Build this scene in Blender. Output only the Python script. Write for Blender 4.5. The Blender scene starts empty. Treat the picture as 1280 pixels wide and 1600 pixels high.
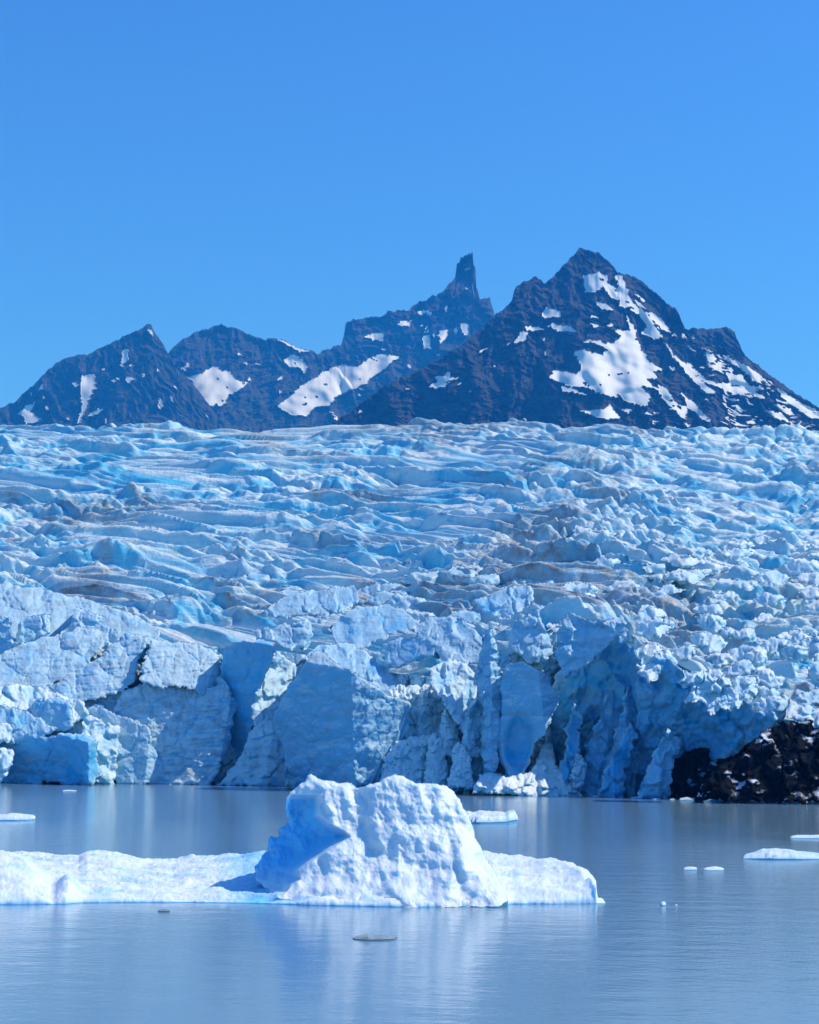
import bpy, math
import numpy as np
from mathutils import Matrix, Vector
from mathutils.geometry import delaunay_2d_cdt

# ------------------------------------------------------------------ camera
S = bpy.context.scene
FPX, HCAM, HOR = 2600.0, 6.0, 1175.0          # focal length in photo pixels, eye height, horizon row
ROLL = math.radians(0.8)
PITCH = math.atan((HOR - 800) * math.cos(ROLL) / FPX)
F = np.array([0, math.cos(PITCH), math.sin(PITCH)])
R0 = np.array([1.0, 0, 0]); U0 = np.array([0, -math.sin(PITCH), math.cos(PITCH)])
RV = math.cos(ROLL) * R0 + math.sin(ROLL) * U0
UV = -math.sin(ROLL) * R0 + math.cos(ROLL) * U0
cam = bpy.data.cameras.new('camera'); camo = bpy.data.objects.new('camera', cam)
S.collection.objects.link(camo); S.camera = camo
camo.matrix_world = Matrix(((RV[0], UV[0], -F[0], 0), (RV[1], UV[1], -F[1], 0), (RV[2], UV[2], -F[2], HCAM), (0, 0, 0, 1)))
cam.sensor_fit = 'HORIZONTAL'; cam.sensor_width = 36; cam.lens = 36 * FPX / 1280
cam.clip_start = 0.5; cam.clip_end = 60000

# ------------------------------------------------------------------ light
SUN_EL, SUN_AZ = 50.0, 84.0                   # azimuth clockwise from the view direction
w = bpy.data.worlds.new('World'); S.world = w; w.use_nodes = True
nt = w.node_tree; nt.nodes.clear()
sky = nt.nodes.new('ShaderNodeTexSky'); sky.sky_type = 'NISHITA'; sky.sun_disc = False
sky.sun_elevation = math.radians(SUN_EL); sky.sun_rotation = math.radians(SUN_AZ)
sky.altitude = 900; sky.air_density = 1.0; sky.dust_density = 0.0; sky.ozone_density = 3.0
hs = nt.nodes.new('ShaderNodeMix'); hs.data_type = 'RGBA'; hs.blend_type = 'MULTIPLY'; hs.inputs[0].default_value = 1.0; hs.inputs[7].default_value = (0.37, 0.87, 1.60, 1)
bg = nt.nodes.new('ShaderNodeBackground'); bg.inputs['Strength'].default_value = 0.15
wo = nt.nodes.new('ShaderNodeOutputWorld')
nt.links.new(sky.outputs[0], hs.inputs[6]); nt.links.new(hs.outputs[2], bg.inputs[0]); nt.links.new(bg.outputs[0], wo.inputs[0])
sl = bpy.data.lights.new('sun', 'SUN'); sl.energy = 4.2; sl.angle = math.radians(0.5); sl.color = (0.95, 0.965, 1.0)
so = bpy.data.objects.new('sun', sl); S.collection.objects.link(so)
sd = Vector((math.sin(math.radians(SUN_AZ)) * math.cos(math.radians(SUN_EL)), math.cos(math.radians(SUN_AZ)) * math.cos(math.radians(SUN_EL)), math.sin(math.radians(SUN_EL))))
so.rotation_euler = sd.to_track_quat('Z', 'Y').to_euler()
S.view_settings.view_transform = 'Standard'; S.view_settings.look = 'None'
S.view_settings.exposure = 0.0; S.view_settings.gamma = 1.0; S.view_settings.use_curve_mapping = False

# ------------------------------------------------------------------ helpers: mapping
def ray(px, py):
    px = np.asarray(px, float)[..., None]; py = np.asarray(py, float)[..., None]
    return F * FPX + (px - 640) * RV + (800 - py) * UV
def P(px, py, D):
    r = ray(px, py)
    return r * (np.asarray(D, float) / r[..., 1])[..., None] + np.array([0, 0, HCAM])
def water(px, py):
    r = ray(px, py)
    return r * (-HCAM / r[..., 2])[..., None] + np.array([0, 0, HCAM])
def waterD(px, py): return water(px, py)[..., 1]
def interp(x, pts):
    a = np.array(pts, float); return np.interp(x, a[:, 0], a[:, 1])
def sstep(a, b, x):
    t = np.clip((np.asarray(x, float) - a) / (b - a), 0, 1); return t * t * (3 - 2 * t)

# ------------------------------------------------------------------ helpers: noise
def h32(*ii):
    h = np.zeros(np.shape(ii[0]), np.uint32) + np.uint32(2166136261)
    for k in ii:
        h = (h ^ (np.asarray(k).astype(np.int64).astype(np.uint32))) * np.uint32(16777619)
        h ^= h >> np.uint32(13)
    h *= np.uint32(0x5bd1e995); h ^= h >> np.uint32(15); h *= np.uint32(0x27d4eb2d); h ^= h >> np.uint32(13)
    return h
def rnd(*ii): return h32(*ii).astype(np.float64) / 4294967296.0
def pn3(x, y, z, s=0):
    xi, yi, zi = np.floor(x), np.floor(y), np.floor(z)
    fx, fy, fz = x - xi, y - yi, z - zi
    u, v, t = [a * a * a * (a * (a * 6 - 15) + 10) for a in (fx, fy, fz)]
    out = 0
    for dx in (0, 1):
        for dy in (0, 1):
            for dz in (0, 1):
                h = h32(xi + dx, yi + dy, zi + dz, np.full(np.shape(xi), s))
                gx = (h & 1023).astype(float) / 511.5 - 1; gy = ((h >> np.uint32(10)) & 1023).astype(float) / 511.5 - 1; gz = ((h >> np.uint32(20)) & 1023).astype(float) / 511.5 - 1
                g = gx * (fx - dx) + gy * (fy - dy) + gz * (fz - dz)
                out = out + g * (u if dx else 1 - u) * (v if dy else 1 - v) * (t if dz else 1 - t)
    return out * 1.3
def pn2(x, y, s=0):
    xi, yi = np.floor(x), np.floor(y); fx, fy = x - xi, y - yi
    u, v = [a * a * a * (a * (a * 6 - 15) + 10) for a in (fx, fy)]
    out = 0
    for dx in (0, 1):
        for dy in (0, 1):
            a = rnd(xi + dx, yi + dy, np.full(np.shape(xi), s)) * 2 * math.pi
            g = np.cos(a) * (fx - dx) + np.sin(a) * (fy - dy)
            out = out + g * (u if dx else 1 - u) * (v if dy else 1 - v)
    return out * 1.45
def fbm2(x, y, o=4, s=0, g=0.5):
    r = 0; a = 1
    for i in range(o): r = r + a * pn2(x * 2 ** i + 17.3 * i, y * 2 ** i - 9.1 * i, s + i); a *= g
    return r
def ridge2(x, y, o=4, s=0, g=0.5):
    r = 0; a = 1
    for i in range(o): r = r + a * (1 - np.abs(pn2(x * 2 ** i + 17.3 * i, y * 2 ** i - 9.1 * i, s + i)) * 2); a *= g
    return r
def vor(x, y, s=0, tilt=1.0, jit=0.9, bias=0.0):
    """cells with a tilted plane each: returns plane height, F1, F2-F1, cell random"""
    xi, yi = np.floor(x), np.floor(y)
    f1 = np.full(x.shape, 9.0); f2 = np.full(x.shape, 9.0); hh = np.zeros(x.shape); cr = np.zeros(x.shape)
    for dx in (-1, 0, 1):
        for dy in (-1, 0, 1):
            cx, cy = xi + dx, yi + dy; sd_ = np.full(x.shape, s)
            px_ = cx + 0.5 + (rnd(cx, cy, sd_) - 0.5) * jit; py_ = cy + 0.5 + (rnd(cx, cy, sd_ + 1) - 0.5) * jit
            ex, ey = x - px_, y - py_; d = np.sqrt(ex * ex + ey * ey)
            ra = rnd(cx, cy, sd_ + 2)
            h = (ra - 0.5) * 2 + tilt * ((rnd(cx, cy, sd_ + 3) - 0.5) * 2 * ex + (rnd(cx, cy, sd_ + 4) - 0.5) * 2 * ey) - bias * ey
            n = d < f1
            f2 = np.where(n, f1, np.minimum(f2, d)); f1 = np.where(n, d, f1)
            hh = np.where(n, h, hh); cr = np.where(n, ra, cr)
    return hh, f1, f2 - f1, cr

# ------------------------------------------------------------------ helpers: meshes
def mesh(name, V, Fc, mat, parent=None, attrs=None, smooth=True, col=None):
    V = np.ascontiguousarray(V, np.float32); Fc = np.ascontiguousarray(Fc, np.int32); k = Fc.shape[1]
    m = bpy.data.meshes.new(name); m.vertices.add(len(V)); m.loops.add(Fc.size); m.polygons.add(len(Fc))
    m.vertices.foreach_set('co', V.ravel()); m.loops.foreach_set('vertex_index', Fc.ravel())
    m.polygons.foreach_set('loop_start', np.arange(0, Fc.size, k, dtype=np.int32))
    m.polygons.foreach_set('use_smooth', np.full(len(Fc), smooth))
    m.update(calc_edges=True)
    for a, v in (attrs or {}).items():
        at = m.attributes.new(a, 'FLOAT', 'POINT'); at.data.foreach_set('value', np.ascontiguousarray(v, np.float32).ravel())
    m.materials.append(mat)
    o = bpy.data.objects.new(name, m); S.collection.objects.link(o)
    if parent: o.parent = parent
    return o
def quads(nr, nc, off=0):
    i = np.arange(nr - 1)[:, None] * nc + np.arange(nc - 1)[None, :] + off
    return np.stack([i, i + 1, i + nc + 1, i + nc], -1).reshape(-1, 4)
def tag(o, label=None, cat=None, group=None, kind=None):
    for k, v in (('label', label), ('category', cat), ('group', group), ('kind', kind)):
        if v: o[k] = v
    return o
def empty(name, loc=(0, 0, 0)):
    o = bpy.data.objects.new(name, None); S.collection.objects.link(o); o.location = loc; return o
RNG = np.random.default_rng(7)
def frac(poly, step, amp, seed=1):
    """closed polygon, edges broken fractally; step in px"""
    r = np.random.default_rng(seed); p = np.array(poly, float); a = amp
    while True:
        q = np.roll(p, -1, 0); L = np.hypot(*(q - p).T)
        if L.max() < step * 1.5: break
        out = []
        for i in range(len(p)):
            out.append(p[i])
            if L[i] >= step * 1.5:
                n = np.array([-(q[i] - p[i])[1], (q[i] - p[i])[0]]) / L[i]
                out.append((p[i] + q[i]) / 2 + n * r.normal() * min(a, L[i] * 0.09 * amp))
        p = np.array(out); 
    return p
def inside(pts, poly):
    x, y = pts[:, 0], pts[:, 1]; c = np.zeros(len(pts), bool)
    a = poly; b = np.roll(poly, -1, 0)
    for (x1, y1), (x2, y2) in zip(a, b):
        if y1 == y2: continue
        m = ((y1 > y) != (y2 > y)); c ^= m & (x < (x2 - x1) * (y - y1) / (y2 - y1) + x1)
    return c
def segdist(pts, line, closed=True):
    a = line if closed else line[:-1]; b = np.roll(line, -1, 0) if closed else line[1:]
    d = np.full(len(pts), 1e9)
    for p, q in zip(a, b):
        e = q - p; L = max((e * e).sum(), 1e-9)
        t = np.clip(((pts - p) @ e) / L, 0, 1)
        d = np.minimum(d, ((pts - p - t[:, None] * e) ** 2).sum(1))
    return np.sqrt(d)
def patch(poly, step, ystep=None):
    """triangulated polygon: boundary first (in order), then a jittered grid inside"""
    ystep = ystep or step; n = len(poly)
    gx, gy = np.meshgrid(np.arange(poly[:, 0].min(), poly[:, 0].max(), step), np.arange(poly[:, 1].min(), poly[:, 1].max(), ystep))
    gx[1::2] += step / 2
    g = np.stack([gx.ravel(), gy.ravel()], -1); r = np.random.default_rng(3); g += (r.random(g.shape) - 0.5) * [step * .35, ystep * .35]
    g = g[inside(g, poly)]
    sc = np.array([1.0, step / ystep]); dd = segdist(g * sc, poly * sc); k = dd > step * 0.6; g = g[k]
    allp = np.vstack([poly, g])
    res = delaunay_2d_cdt([Vector(p) for p in (allp * sc)], [(i, (i + 1) % n) for i in range(n)], [], 1, 1e-5)
    pts = np.array([tuple(v) for v in res[0]]) / sc
    tri = np.array([f for f in res[2] if len(f) == 3], np.int32)
    # boundary in order
    im = {}
    for k2, orig in enumerate(res[3]):
        for o_ in orig: im[o_] = k2
    bd = np.array([im[i] for i in range(n) if i in im], np.int32)
    d = segdist(pts, poly)
    return pts, tri, bd, d

# ------------------------------------------------------------------ materials
def newmat(name):
    m = bpy.data.materials.new(name); m.use_nodes = True; t = m.node_tree; t.nodes.clear()
    o = t.nodes.new('ShaderNodeOutputMaterial'); b = t.nodes.new('ShaderNodeBsdfPrincipled')
    t.links.new(b.outputs[0], o.inputs[0]); return m, t, b
def nd(t, typ, **k):
    n = t.nodes.new(typ)
    for a, v in k.items(): setattr(n, a, v)
    return n
def math_(t, op, a, b=None, c=None, clamp=False):
    n = nd(t, 'ShaderNodeMath', operation=op, use_clamp=clamp)
    for i, v in enumerate((a, b, c)):
        if v is None: continue
        if isinstance(v, (int, float)): n.inputs[i].default_value = v
        else: t.links.new(v, n.inputs[i])
    return n.outputs[0]
def mix(t, fac, a, b):
    n = nd(t, 'ShaderNodeMix', data_type='RGBA')
    for s_, v in ((n.inputs[0], fac), (n.inputs[6], a), (n.inputs[7], b)):
        if isinstance(v, (int, float)): s_.default_value = v
        elif isinstance(v, tuple): s_.default_value = (*v, 1)
        else: t.links.new(v, s_)
    return n.outputs[2]
def noise(t, scale, detail=4, rough=0.55, stretch=(1, 1, 1), rot=(0, 0, 0), dist=0.0):
    g = nd(t, 'ShaderNodeNewGeometry'); mp = nd(t, 'ShaderNodeMapping')
    mp.inputs['Scale'].default_value = stretch; mp.inputs['Rotation'].default_value = rot
    n = nd(t, 'ShaderNodeTexNoise'); n.inputs['Scale'].default_value = scale; n.inputs['Detail'].default_value = detail
    n.inputs['Roughness'].default_value = rough; n.inputs['Distortion'].default_value = dist
    t.links.new(g.outputs['Position'], mp.inputs[0]); t.links.new(mp.outputs[0], n.inputs['Vector'])
    return n.outputs[0]
def ramp(t, v, a, b):
    n = nd(t, 'ShaderNodeMapRange', clamp=True); n.inputs[1].default_value = a; n.inputs[2].default_value = b
    t.links.new(v, n.inputs[0]); return n.outputs[0]
def attr(t, name):
    n = nd(t, 'ShaderNodeAttribute', attribute_name=name); return n.outputs['Fac']

def ice_mat(name, size, white=(0.67, 0.73, 0.66), blue=(0.08, 0.46, 0.64), blue_at=(0.75, 0.25), sss=0.0, bump=0.6, rough=0.45, band=0.0):
    m, t, b = newmat(name)
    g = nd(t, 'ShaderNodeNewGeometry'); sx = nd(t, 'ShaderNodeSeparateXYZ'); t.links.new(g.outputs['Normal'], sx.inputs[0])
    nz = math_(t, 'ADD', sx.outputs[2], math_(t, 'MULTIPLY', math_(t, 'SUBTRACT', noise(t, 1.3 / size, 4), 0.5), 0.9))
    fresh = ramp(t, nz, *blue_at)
    fresh = math_(t, 'MAXIMUM', math_(t, 'MULTIPLY', fresh, 0.75), attr(t, 'fresh'), clamp=True)  # attribute: fresh blue ice plus painted shade, lowered for lit rims
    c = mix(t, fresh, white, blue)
    c = mix(t, math_(t, 'MULTIPLY', ramp(t, noise(t, 0.5 / size, 5, 0.6), 0.45, 0.7), 0.35), c, (0.42, 0.60, 0.68))
    # grey banding of old ice and dirt
    bn = noise(t, 1.0 / size, 4, 0.58, (0.22, 0.22, 2.4), (0.05, 0.10, 0), 0.6)
    if band: c = mix(t, math_(t, 'MULTIPLY', ramp(t, bn, 0.46, 0.72), band), c, (0.25, 0.31, 0.38))
    dn = ramp(t, noise(t, 3.0 / size, 6, 0.65), 0.36, 0.62)
    dirt = math_(t, 'MULTIPLY', attr(t, 'dirt'), math_(t, 'ADD', dn, 0.15), clamp=True)
    c = mix(t, dirt, c, (0.24, 0.23, 0.225))
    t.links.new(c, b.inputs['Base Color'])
    b.inputs['Roughness'].default_value = rough; b.inputs['IOR'].default_value = 1.31
    if sss:
        b.inputs['Subsurface Weight'].default_value = sss; b.inputs['Subsurface Radius'].default_value = (0.15, 0.55, 1.0); b.inputs['Subsurface Scale'].default_value = size * 1.2
    bp = nd(t, 'ShaderNodeBump'); bp.inputs['Strength'].default_value = bump; bp.inputs['Distance'].default_value = size * 0.12
    hgt = math_(t, 'ADD', noise(t, 4.5 / size, 6, 0.62), math_(t, 'MULTIPLY', bn, 0.8 if band else 0.2))
    t.links.new(hgt, bp.inputs['Height']); t.links.new(bp.outputs[0], b.inputs['Normal'])
    return m
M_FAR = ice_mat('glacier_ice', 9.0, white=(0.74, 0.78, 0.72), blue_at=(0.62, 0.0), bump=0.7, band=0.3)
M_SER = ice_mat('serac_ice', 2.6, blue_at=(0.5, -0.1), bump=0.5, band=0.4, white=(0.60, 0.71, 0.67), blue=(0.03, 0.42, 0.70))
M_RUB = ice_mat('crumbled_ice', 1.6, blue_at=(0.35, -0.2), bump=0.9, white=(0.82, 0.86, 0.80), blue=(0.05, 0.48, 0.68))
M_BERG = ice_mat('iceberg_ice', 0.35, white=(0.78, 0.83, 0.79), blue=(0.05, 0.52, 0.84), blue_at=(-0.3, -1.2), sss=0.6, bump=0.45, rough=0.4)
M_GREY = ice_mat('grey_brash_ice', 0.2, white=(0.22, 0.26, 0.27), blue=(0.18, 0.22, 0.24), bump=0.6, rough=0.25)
def rock_mat(name, size, c1, c2, snow=None, bump=1.0, rough=0.8, spec=0.3):
    m, t, b = newmat(name)
    c = mix(t, ramp(t, noise(t, 1 / size, 7, 0.65, (1, 1, 2.2), (0, 0.35, 0)), 0.35, 0.68), c1, c2)
    if snow:
        g = nd(t, 'ShaderNodeNewGeometry'); sx = nd(t, 'ShaderNodeSeparateXYZ'); t.links.new(g.outputs['Normal'], sx.inputs[0])
        k = math_(t, 'MULTIPLY', ramp(t, sx.outputs[2], 0.35, 0.6), ramp(t, noise(t, snow / size, 5, 0.6), 0.56, 0.66))
        c = mix(t, k, c, (0.7, 0.74, 0.78))
    t.links.new(c, b.inputs['Base Color']); b.inputs['Roughness'].default_value = rough; b.inputs['Specular IOR Level'].default_value = spec
    bp = nd(t, 'ShaderNodeBump'); bp.inputs['Strength'].default_value = bump; bp.inputs['Distance'].default_value = size * 0.3
    t.links.new(noise(t, 3 / size, 8, 0.65, (1, 1, 1.6)), bp.inputs['Height']); t.links.new(bp.outputs[0], b.inputs['Normal'])
    return m
M_MTN = rock_mat('mountain_rock', 60, (0.005, 0.008, 0.013), (0.066, 0.064, 0.058))
M_ROCK = rock_mat('wet_black_rock', 3.0, (0.002, 0.003, 0.005), (0.006, 0.0078, 0.0115), snow=0.9, rough=0.6, bump=0.6, spec=0.03)
m_, t_, b_ = newmat('mountain_snow'); M_SNOW = m_
t_.links.new(mix(t_, noise(t_, 0.02, 5), (0.80, 0.80, 0.80), (0.62, 0.63, 0.66)), b_.inputs['Base Color']); b_.inputs['Roughness'].default_value = 0.7

def water_mat():
    m, t, b = newmat('lake_water')
    b.inputs['Base Color'].default_value = (0.13, 0.21, 0.30, 1); b.inputs['Roughness'].default_value = 0.09; b.inputs['IOR'].default_value = 1.333
    t.links.new(mix(t, noise(t, 0.02, 3, 0.5, (1, 0.25, 1)), (0.13, 0.26, 0.35), (0.20, 0.33, 0.40)), b.inputs['Base Color'])
    h = math_(t, 'ADD', noise(t, 2.2, 4, 0.6, (0.8, 1.2, 1)), math_(t, 'MULTIPLY', noise(t, 0.6, 3, 0.5, (0.6, 1.0, 1)), 2.0))
    gust = ramp(t, noise(t, 0.03, 3, 0.5, (1, 0.35, 1)), 0.35, 0.65)
    bp = nd(t, 'ShaderNodeBump'); bp.inputs['Distance'].default_value = 0.05
    t.links.new(math_(t, 'ADD', math_(t, 'MULTIPLY', gust, 0.6), 0.12), bp.inputs['Strength'])
    t.links.new(h, bp.inputs['Height']); t.links.new(bp.outputs[0], b.inputs['Normal'])
    return m
M_WATER = water_mat()

# ================================================================== SETTING: lake and ground
ext = 2900
V = np.array([[-ext, -140, 0], [ext, -140, 0], [ext, 700, 0], [-ext, 700, 0]], float)
tag(mesh('lake_water', V, np.array([[0, 1, 2, 3]]), M_WATER), kind='structure')
V = np.array([[-ext, -140, -12], [ext, -140, -12], [ext, 6600, -12], [-ext, 6600, -12]], float)
tag(mesh('ground', V, np.array([[0, 1, 2, 3]]), M_ROCK), kind='structure')

# ---- blue air between the camera and the mountains
mh = bpy.data.materials.new('air'); mh.use_nodes = True; th = mh.node_tree; th.nodes.clear()
vo = th.nodes.new('ShaderNodeVolumePrincipled'); oo = th.nodes.new('ShaderNodeOutputMaterial')
vo.inputs['Color'].default_value = (0.02, 0.33, 1.0, 1); vo.inputs['Absorption Color'].default_value = (1, 1, 1, 1)
vo.inputs['Density'].default_value = 1.25e-4; vo.inputs['Anisotropy'].default_value = 0.0
th.links.new(vo.outputs[0], oo.inputs['Volume'])
hx, hy0, hy1, hz0, hz1 = 3000, -150, 6700, -13, 1640
V = np.array([[sx_ * hx, y_, z_] for z_ in (hz0, hz1) for y_ in (hy0, hy1) for sx_ in (-1, 1)], float)
tag(mesh('haze', V, np.array([[0, 1, 3, 2], [4, 5, 7, 6], [0, 1, 5, 4], [2, 3, 7, 6], [0, 2, 6, 4], [1, 3, 7, 5]]), mh, smooth=False), kind='stuff')

# ================================================================== mountains
def C2(*p): return [(640 + x / 2, 360 + y / 2) for x, y in p]
def C1(*p): return [(x / 2, 360 + y / 2) for x, y in p]
def mountain(label, sil, D0, lean, base, snow, seed, step=1.45, bulge=0.0, peakx=None, jag=2.6, amp=22.0, speck=0.0, dip=0.35, spire=None):
    root = tag(empty('mountain', tuple(P(peakx or np.mean([s[0] for s in sil]), base, D0))), label=label, kind='structure')
    root['label'] = label
    x0, x1 = sil[0][0], sil[-1][0]; nc = int((x1 - x0) / step) + 1; px = np.linspace(x0, x1, nc)
    ys = interp(px, sil) + jag * fbm2(px / 10, px * 0 + seed, 4, seed, 0.65)
    nr = int((base - ys.min()) / step) + 1; t = np.linspace(0, 1, nr)[:, None]
    X = np.broadcast_to(px, (nr, nc)); ysS = np.convolve(np.pad(ys, 14, mode='edge'), np.hanning(31)[1:-1] / np.hanning(31).sum(), 'valid'); Y = ysS + (base - ysS) * t + (ys - ysS) * np.exp(-4.0 * t) * (1 - t)
    mpp = D0 / FPX; up = base - Y
    # world-like metric coordinates in px
    wx = X + 12 * fbm2(X / 60, Y / 60, 3, seed + 5); wy = Y + 12 * fbm2(X / 60 + 7, Y / 60, 3, seed + 6)
    rx = wx * math.cos(dip) + wy * math.sin(dip); ry = -wx * math.sin(dip) + wy * math.cos(dip)
    rel = ridge2(wx / 62, wy / 120, 5, seed, 0.56) - 1.2          # gullies running down
    rel2 = ridge2(rx / 45, ry / 11, 4, seed + 9, 0.55) - 1.0      # strata
    rel3 = fbm2(X / 9, Y / 13, 4, seed + 20, 0.6)
    hh, f1, cr, _ = vor(wx / 16, wy / 22, seed + 30, 1.2)
    relief = amp * (1.2 * rel + 0.42 * rel2 + 0.26 * rel3 + 0.12 * hh + 1.6 * fbm2(wx / 120, wy / 160, 2, seed + 70))
    edge = sstep(0, 10, Y - ys)
    D = D0 + lean * up * mpp - relief * (0.35 + 0.65 * edge)
    if peakx is not None: D = D + bulge * mpp * np.abs(X - peakx) ** 1.15
    if spire is not None:
        for (sx_, sy0, sy1, ww, dd) in spire:
            D = D - dd * np.exp(-((X - sx_) / ww) ** 2) * sstep(sy1, sy0, Y) 
    V = P(X, Y, D)
    # back slope behind the ridge
    nb = 6; vb = []
    for k in range(1, nb + 1):
        q = V[0].copy(); q[:, 1] += 18 * mpp * k ** 1.4; q[:, 2] -= 14 * mpp * k ** 1.3; vb.append(q)
    Vall = np.concatenate([np.array(vb[::-1]), V], 0); nrt = nr + nb
    rockpart = mesh('rock_face', Vall.reshape(-1, 3) - np.array(root.location), quads(nrt, nc), M_MTN, root)
    # snow patches: raised sheets on the face
    Q = np.stack([X.ravel(), Y.ravel()], -1)
    wq = Q + np.stack([1.9 * fbm2(X / 10, Y / 6, 4, seed + 40, 0.8).ravel(), 1.7 * fbm2(X / 10 + 5, Y / 5, 4, seed + 41, 0.8).ravel()], -1)
    mask = np.zeros(len(Q), bool)
    for poly in snow:
        pa = np.array(poly, float); mn, mx = pa.min(0) - 8, pa.max(0) + 8
        k = np.where((Q[:, 0] > mn[0]) & (Q[:, 0] < mx[0]) & (Q[:, 1] > mn[1]) & (Q[:, 1] < mx[1]))[0]
        mask[k] |= inside(wq[k], pa)
    mask = mask.reshape(nr, nc)
    hf = fbm2(rx / 20, ry / 4.2, 4, seed + 50, 0.6); holes = hf > np.quantile(hf, .965)
    mask &= ~holes
    if speck:
        fld = fbm2(rx / 15, ry / 3.2, 4, seed + 60, 0.6) + 0.5 * fbm2(X / 45, Y / 45, 2, seed + 61) + 0.5 * sstep(900, 1150, X)
        mask |= (fld > np.quantile(fld, 1 - speck)) & (Y > ys + 9)
    g = mask.copy(); g[:, 1:] |= mask[:, :-1]; g[1:] |= mask[:-1]; mask = g      # cells need all four corners
    # connected pieces
    cell = mask[:-1, :-1] & mask[1:, :-1] & mask[:-1, 1:] & mask[1:, 1:]
    lab = np.zeros(cell.shape, np.int32); n = 0
    todo = set(map(tuple, np.argwhere(cell)))
    comps = []
    while todo:
        st = [todo.pop()]; comp = []
        while st:
            a = st.pop(); comp.append(a)
            for b in ((a[0] + 1, a[1]), (a[0] - 1, a[1]), (a[0], a[1] + 1), (a[0], a[1] - 1)):
                if b in todo: todo.discard(b); st.append(b)
        comps.append(np.array(comp))
    comps = sorted([c for c in comps if len(c) >= 5], key=lambda c: -len(c))
    # smoother snow: blend the distance with a blurred one
    Ds = D.copy()
    for _ in range(2):
        q = Ds.copy(); q[1:] = np.minimum(q[1:], Ds[:-1]); q[:-1] = np.minimum(q[:-1], Ds[1:]); Ds = q.copy(); q[:, 1:] = np.minimum(q[:, 1:], Ds[:, :-1]); q[:, :-1] = np.minimum(q[:, :-1], Ds[:, 1:]); Ds = q
    for _ in range(22): Ds[1:-1, 1:-1] = (Ds[1:-1, 1:-1] * 2 + Ds[:-2, 1:-1] + Ds[2:, 1:-1] + Ds[1:-1, :-2] + Ds[1:-1, 2:]) / 6
    Ds = np.minimum(D - 4.0, Ds - 9.0)
    VS = P(X, Y, Ds)
    small = []
    for ci, c in enumerate(comps):
        if ci >= 60: small.append(c); continue
        snow_piece(c, VS, nc, root)
    if small: snow_piece(np.concatenate(small), VS, nc, root)['kind'] = 'stuff'
    return root
def snow_piece(c, VS, nc, root):
    i = c[:, 0] * nc + c[:, 1]; q = np.stack([i, i + 1, i + nc + 1, i + nc], -1)
    u, inv = np.unique(q, return_inverse=True); inv = inv.reshape(q.shape)
    top = VS.reshape(-1, 3)[u]; bot = top.copy(); bot[:, 1] += 30
    # rim faces
    e = np.concatenate([inv[:, [0, 1]], inv[:, [1, 2]], inv[:, [2, 3]], inv[:, [3, 0]]])
    key = np.sort(e, 1); _, ix, cnt = np.unique(key, axis=0, return_index=True, return_counts=True)
    be = e[ix[cnt == 1]]; N = len(top)
    rim = np.stack([be[:, 0], be[:, 1], be[:, 1] + N, be[:, 0] + N], -1)
    return mesh('snow_patch', np.vstack([top, bot]) - np.array(root.location), np.vstack([inv, rim]), M_SNOW, root)

WEDGE = C1((863, 545), (905, 520), (935, 490), (1000, 450), (1040, 425), (1120, 425), (1150, 400), (1185, 385), (1250, 392), (1215, 420), (1160, 460), (1120, 490), (1085, 500), (1050, 520), (1030, 545), (985, 550), (960, 580), (900, 570))
mountain('dark craggy ridge at the far left, rising to a small knob, thin snow streaks',
    [(-70, 672), (-30, 650), (0, 637), (20, 630), (48, 605), (70, 583), (95, 562), (118, 555), (140, 553), (148, 548), (175, 535), (205, 520), (222, 513), (228, 507), (236, 507), (240, 516), (250, 530), (262, 550), (280, 575), (310, 610), (340, 650)],
    5400, 1.1, 690, [C1((60, 570), (75, 550), (100, 545), (110, 535), (95, 565), (125, 595), (80, 605), (75, 580), (40, 570)),
        C1((255, 450), (290, 450), (298, 490), (275, 530), (262, 570), (245, 605), (240, 600), (258, 540), (250, 490)),
        C1((275, 575), (320, 555), (318, 565), (285, 580)), C1((380, 372), (400, 372), (395, 412), (385, 412)), C1((225, 475), (245, 478), (240, 488), (228, 485)),
        C1((455, 305), (485, 318), (470, 318))], 11, peakx=230, speck=0.035, dip=0.9, bulge=0.25)
mountain('rounded dark mountain between the left ridge and the spire, holding a bowl of snow',
    [(225, 640), (250, 590), (262, 553), (265, 548), (285, 530), (310, 517), (345, 507), (370, 513), (400, 527), (413, 530), (420, 528), (440, 530), (465, 543), (490, 549), (508, 556), (530, 575), (550, 600), (560, 640)],
    5750, 1.0, 690, [C1((513, 510), (550, 480), (585, 472), (620, 480), (640, 500), (645, 545), (600, 552), (550, 552), (540, 530)),
        C1((580, 460), (640, 440), (662, 425), (715, 440), (735, 465), (780, 475), (750, 495), (710, 520), (705, 540), (650, 548), (640, 505), (620, 480)),
        C1((565, 430), (590, 415), (578, 438)), C1((885, 405), (915, 385), (940, 400), (960, 425), (955, 445), (930, 425), (905, 425)),
        C1((850, 338), (885, 340), (930, 365), (970, 378), (940, 378), (890, 352)), WEDGE, C1((725, 415), (740, 418), (730, 422)), C1((915, 465), (928, 448), (920, 465))],
    21, peakx=345, speck=0.02, dip=-0.3, bulge=0.15)
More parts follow.
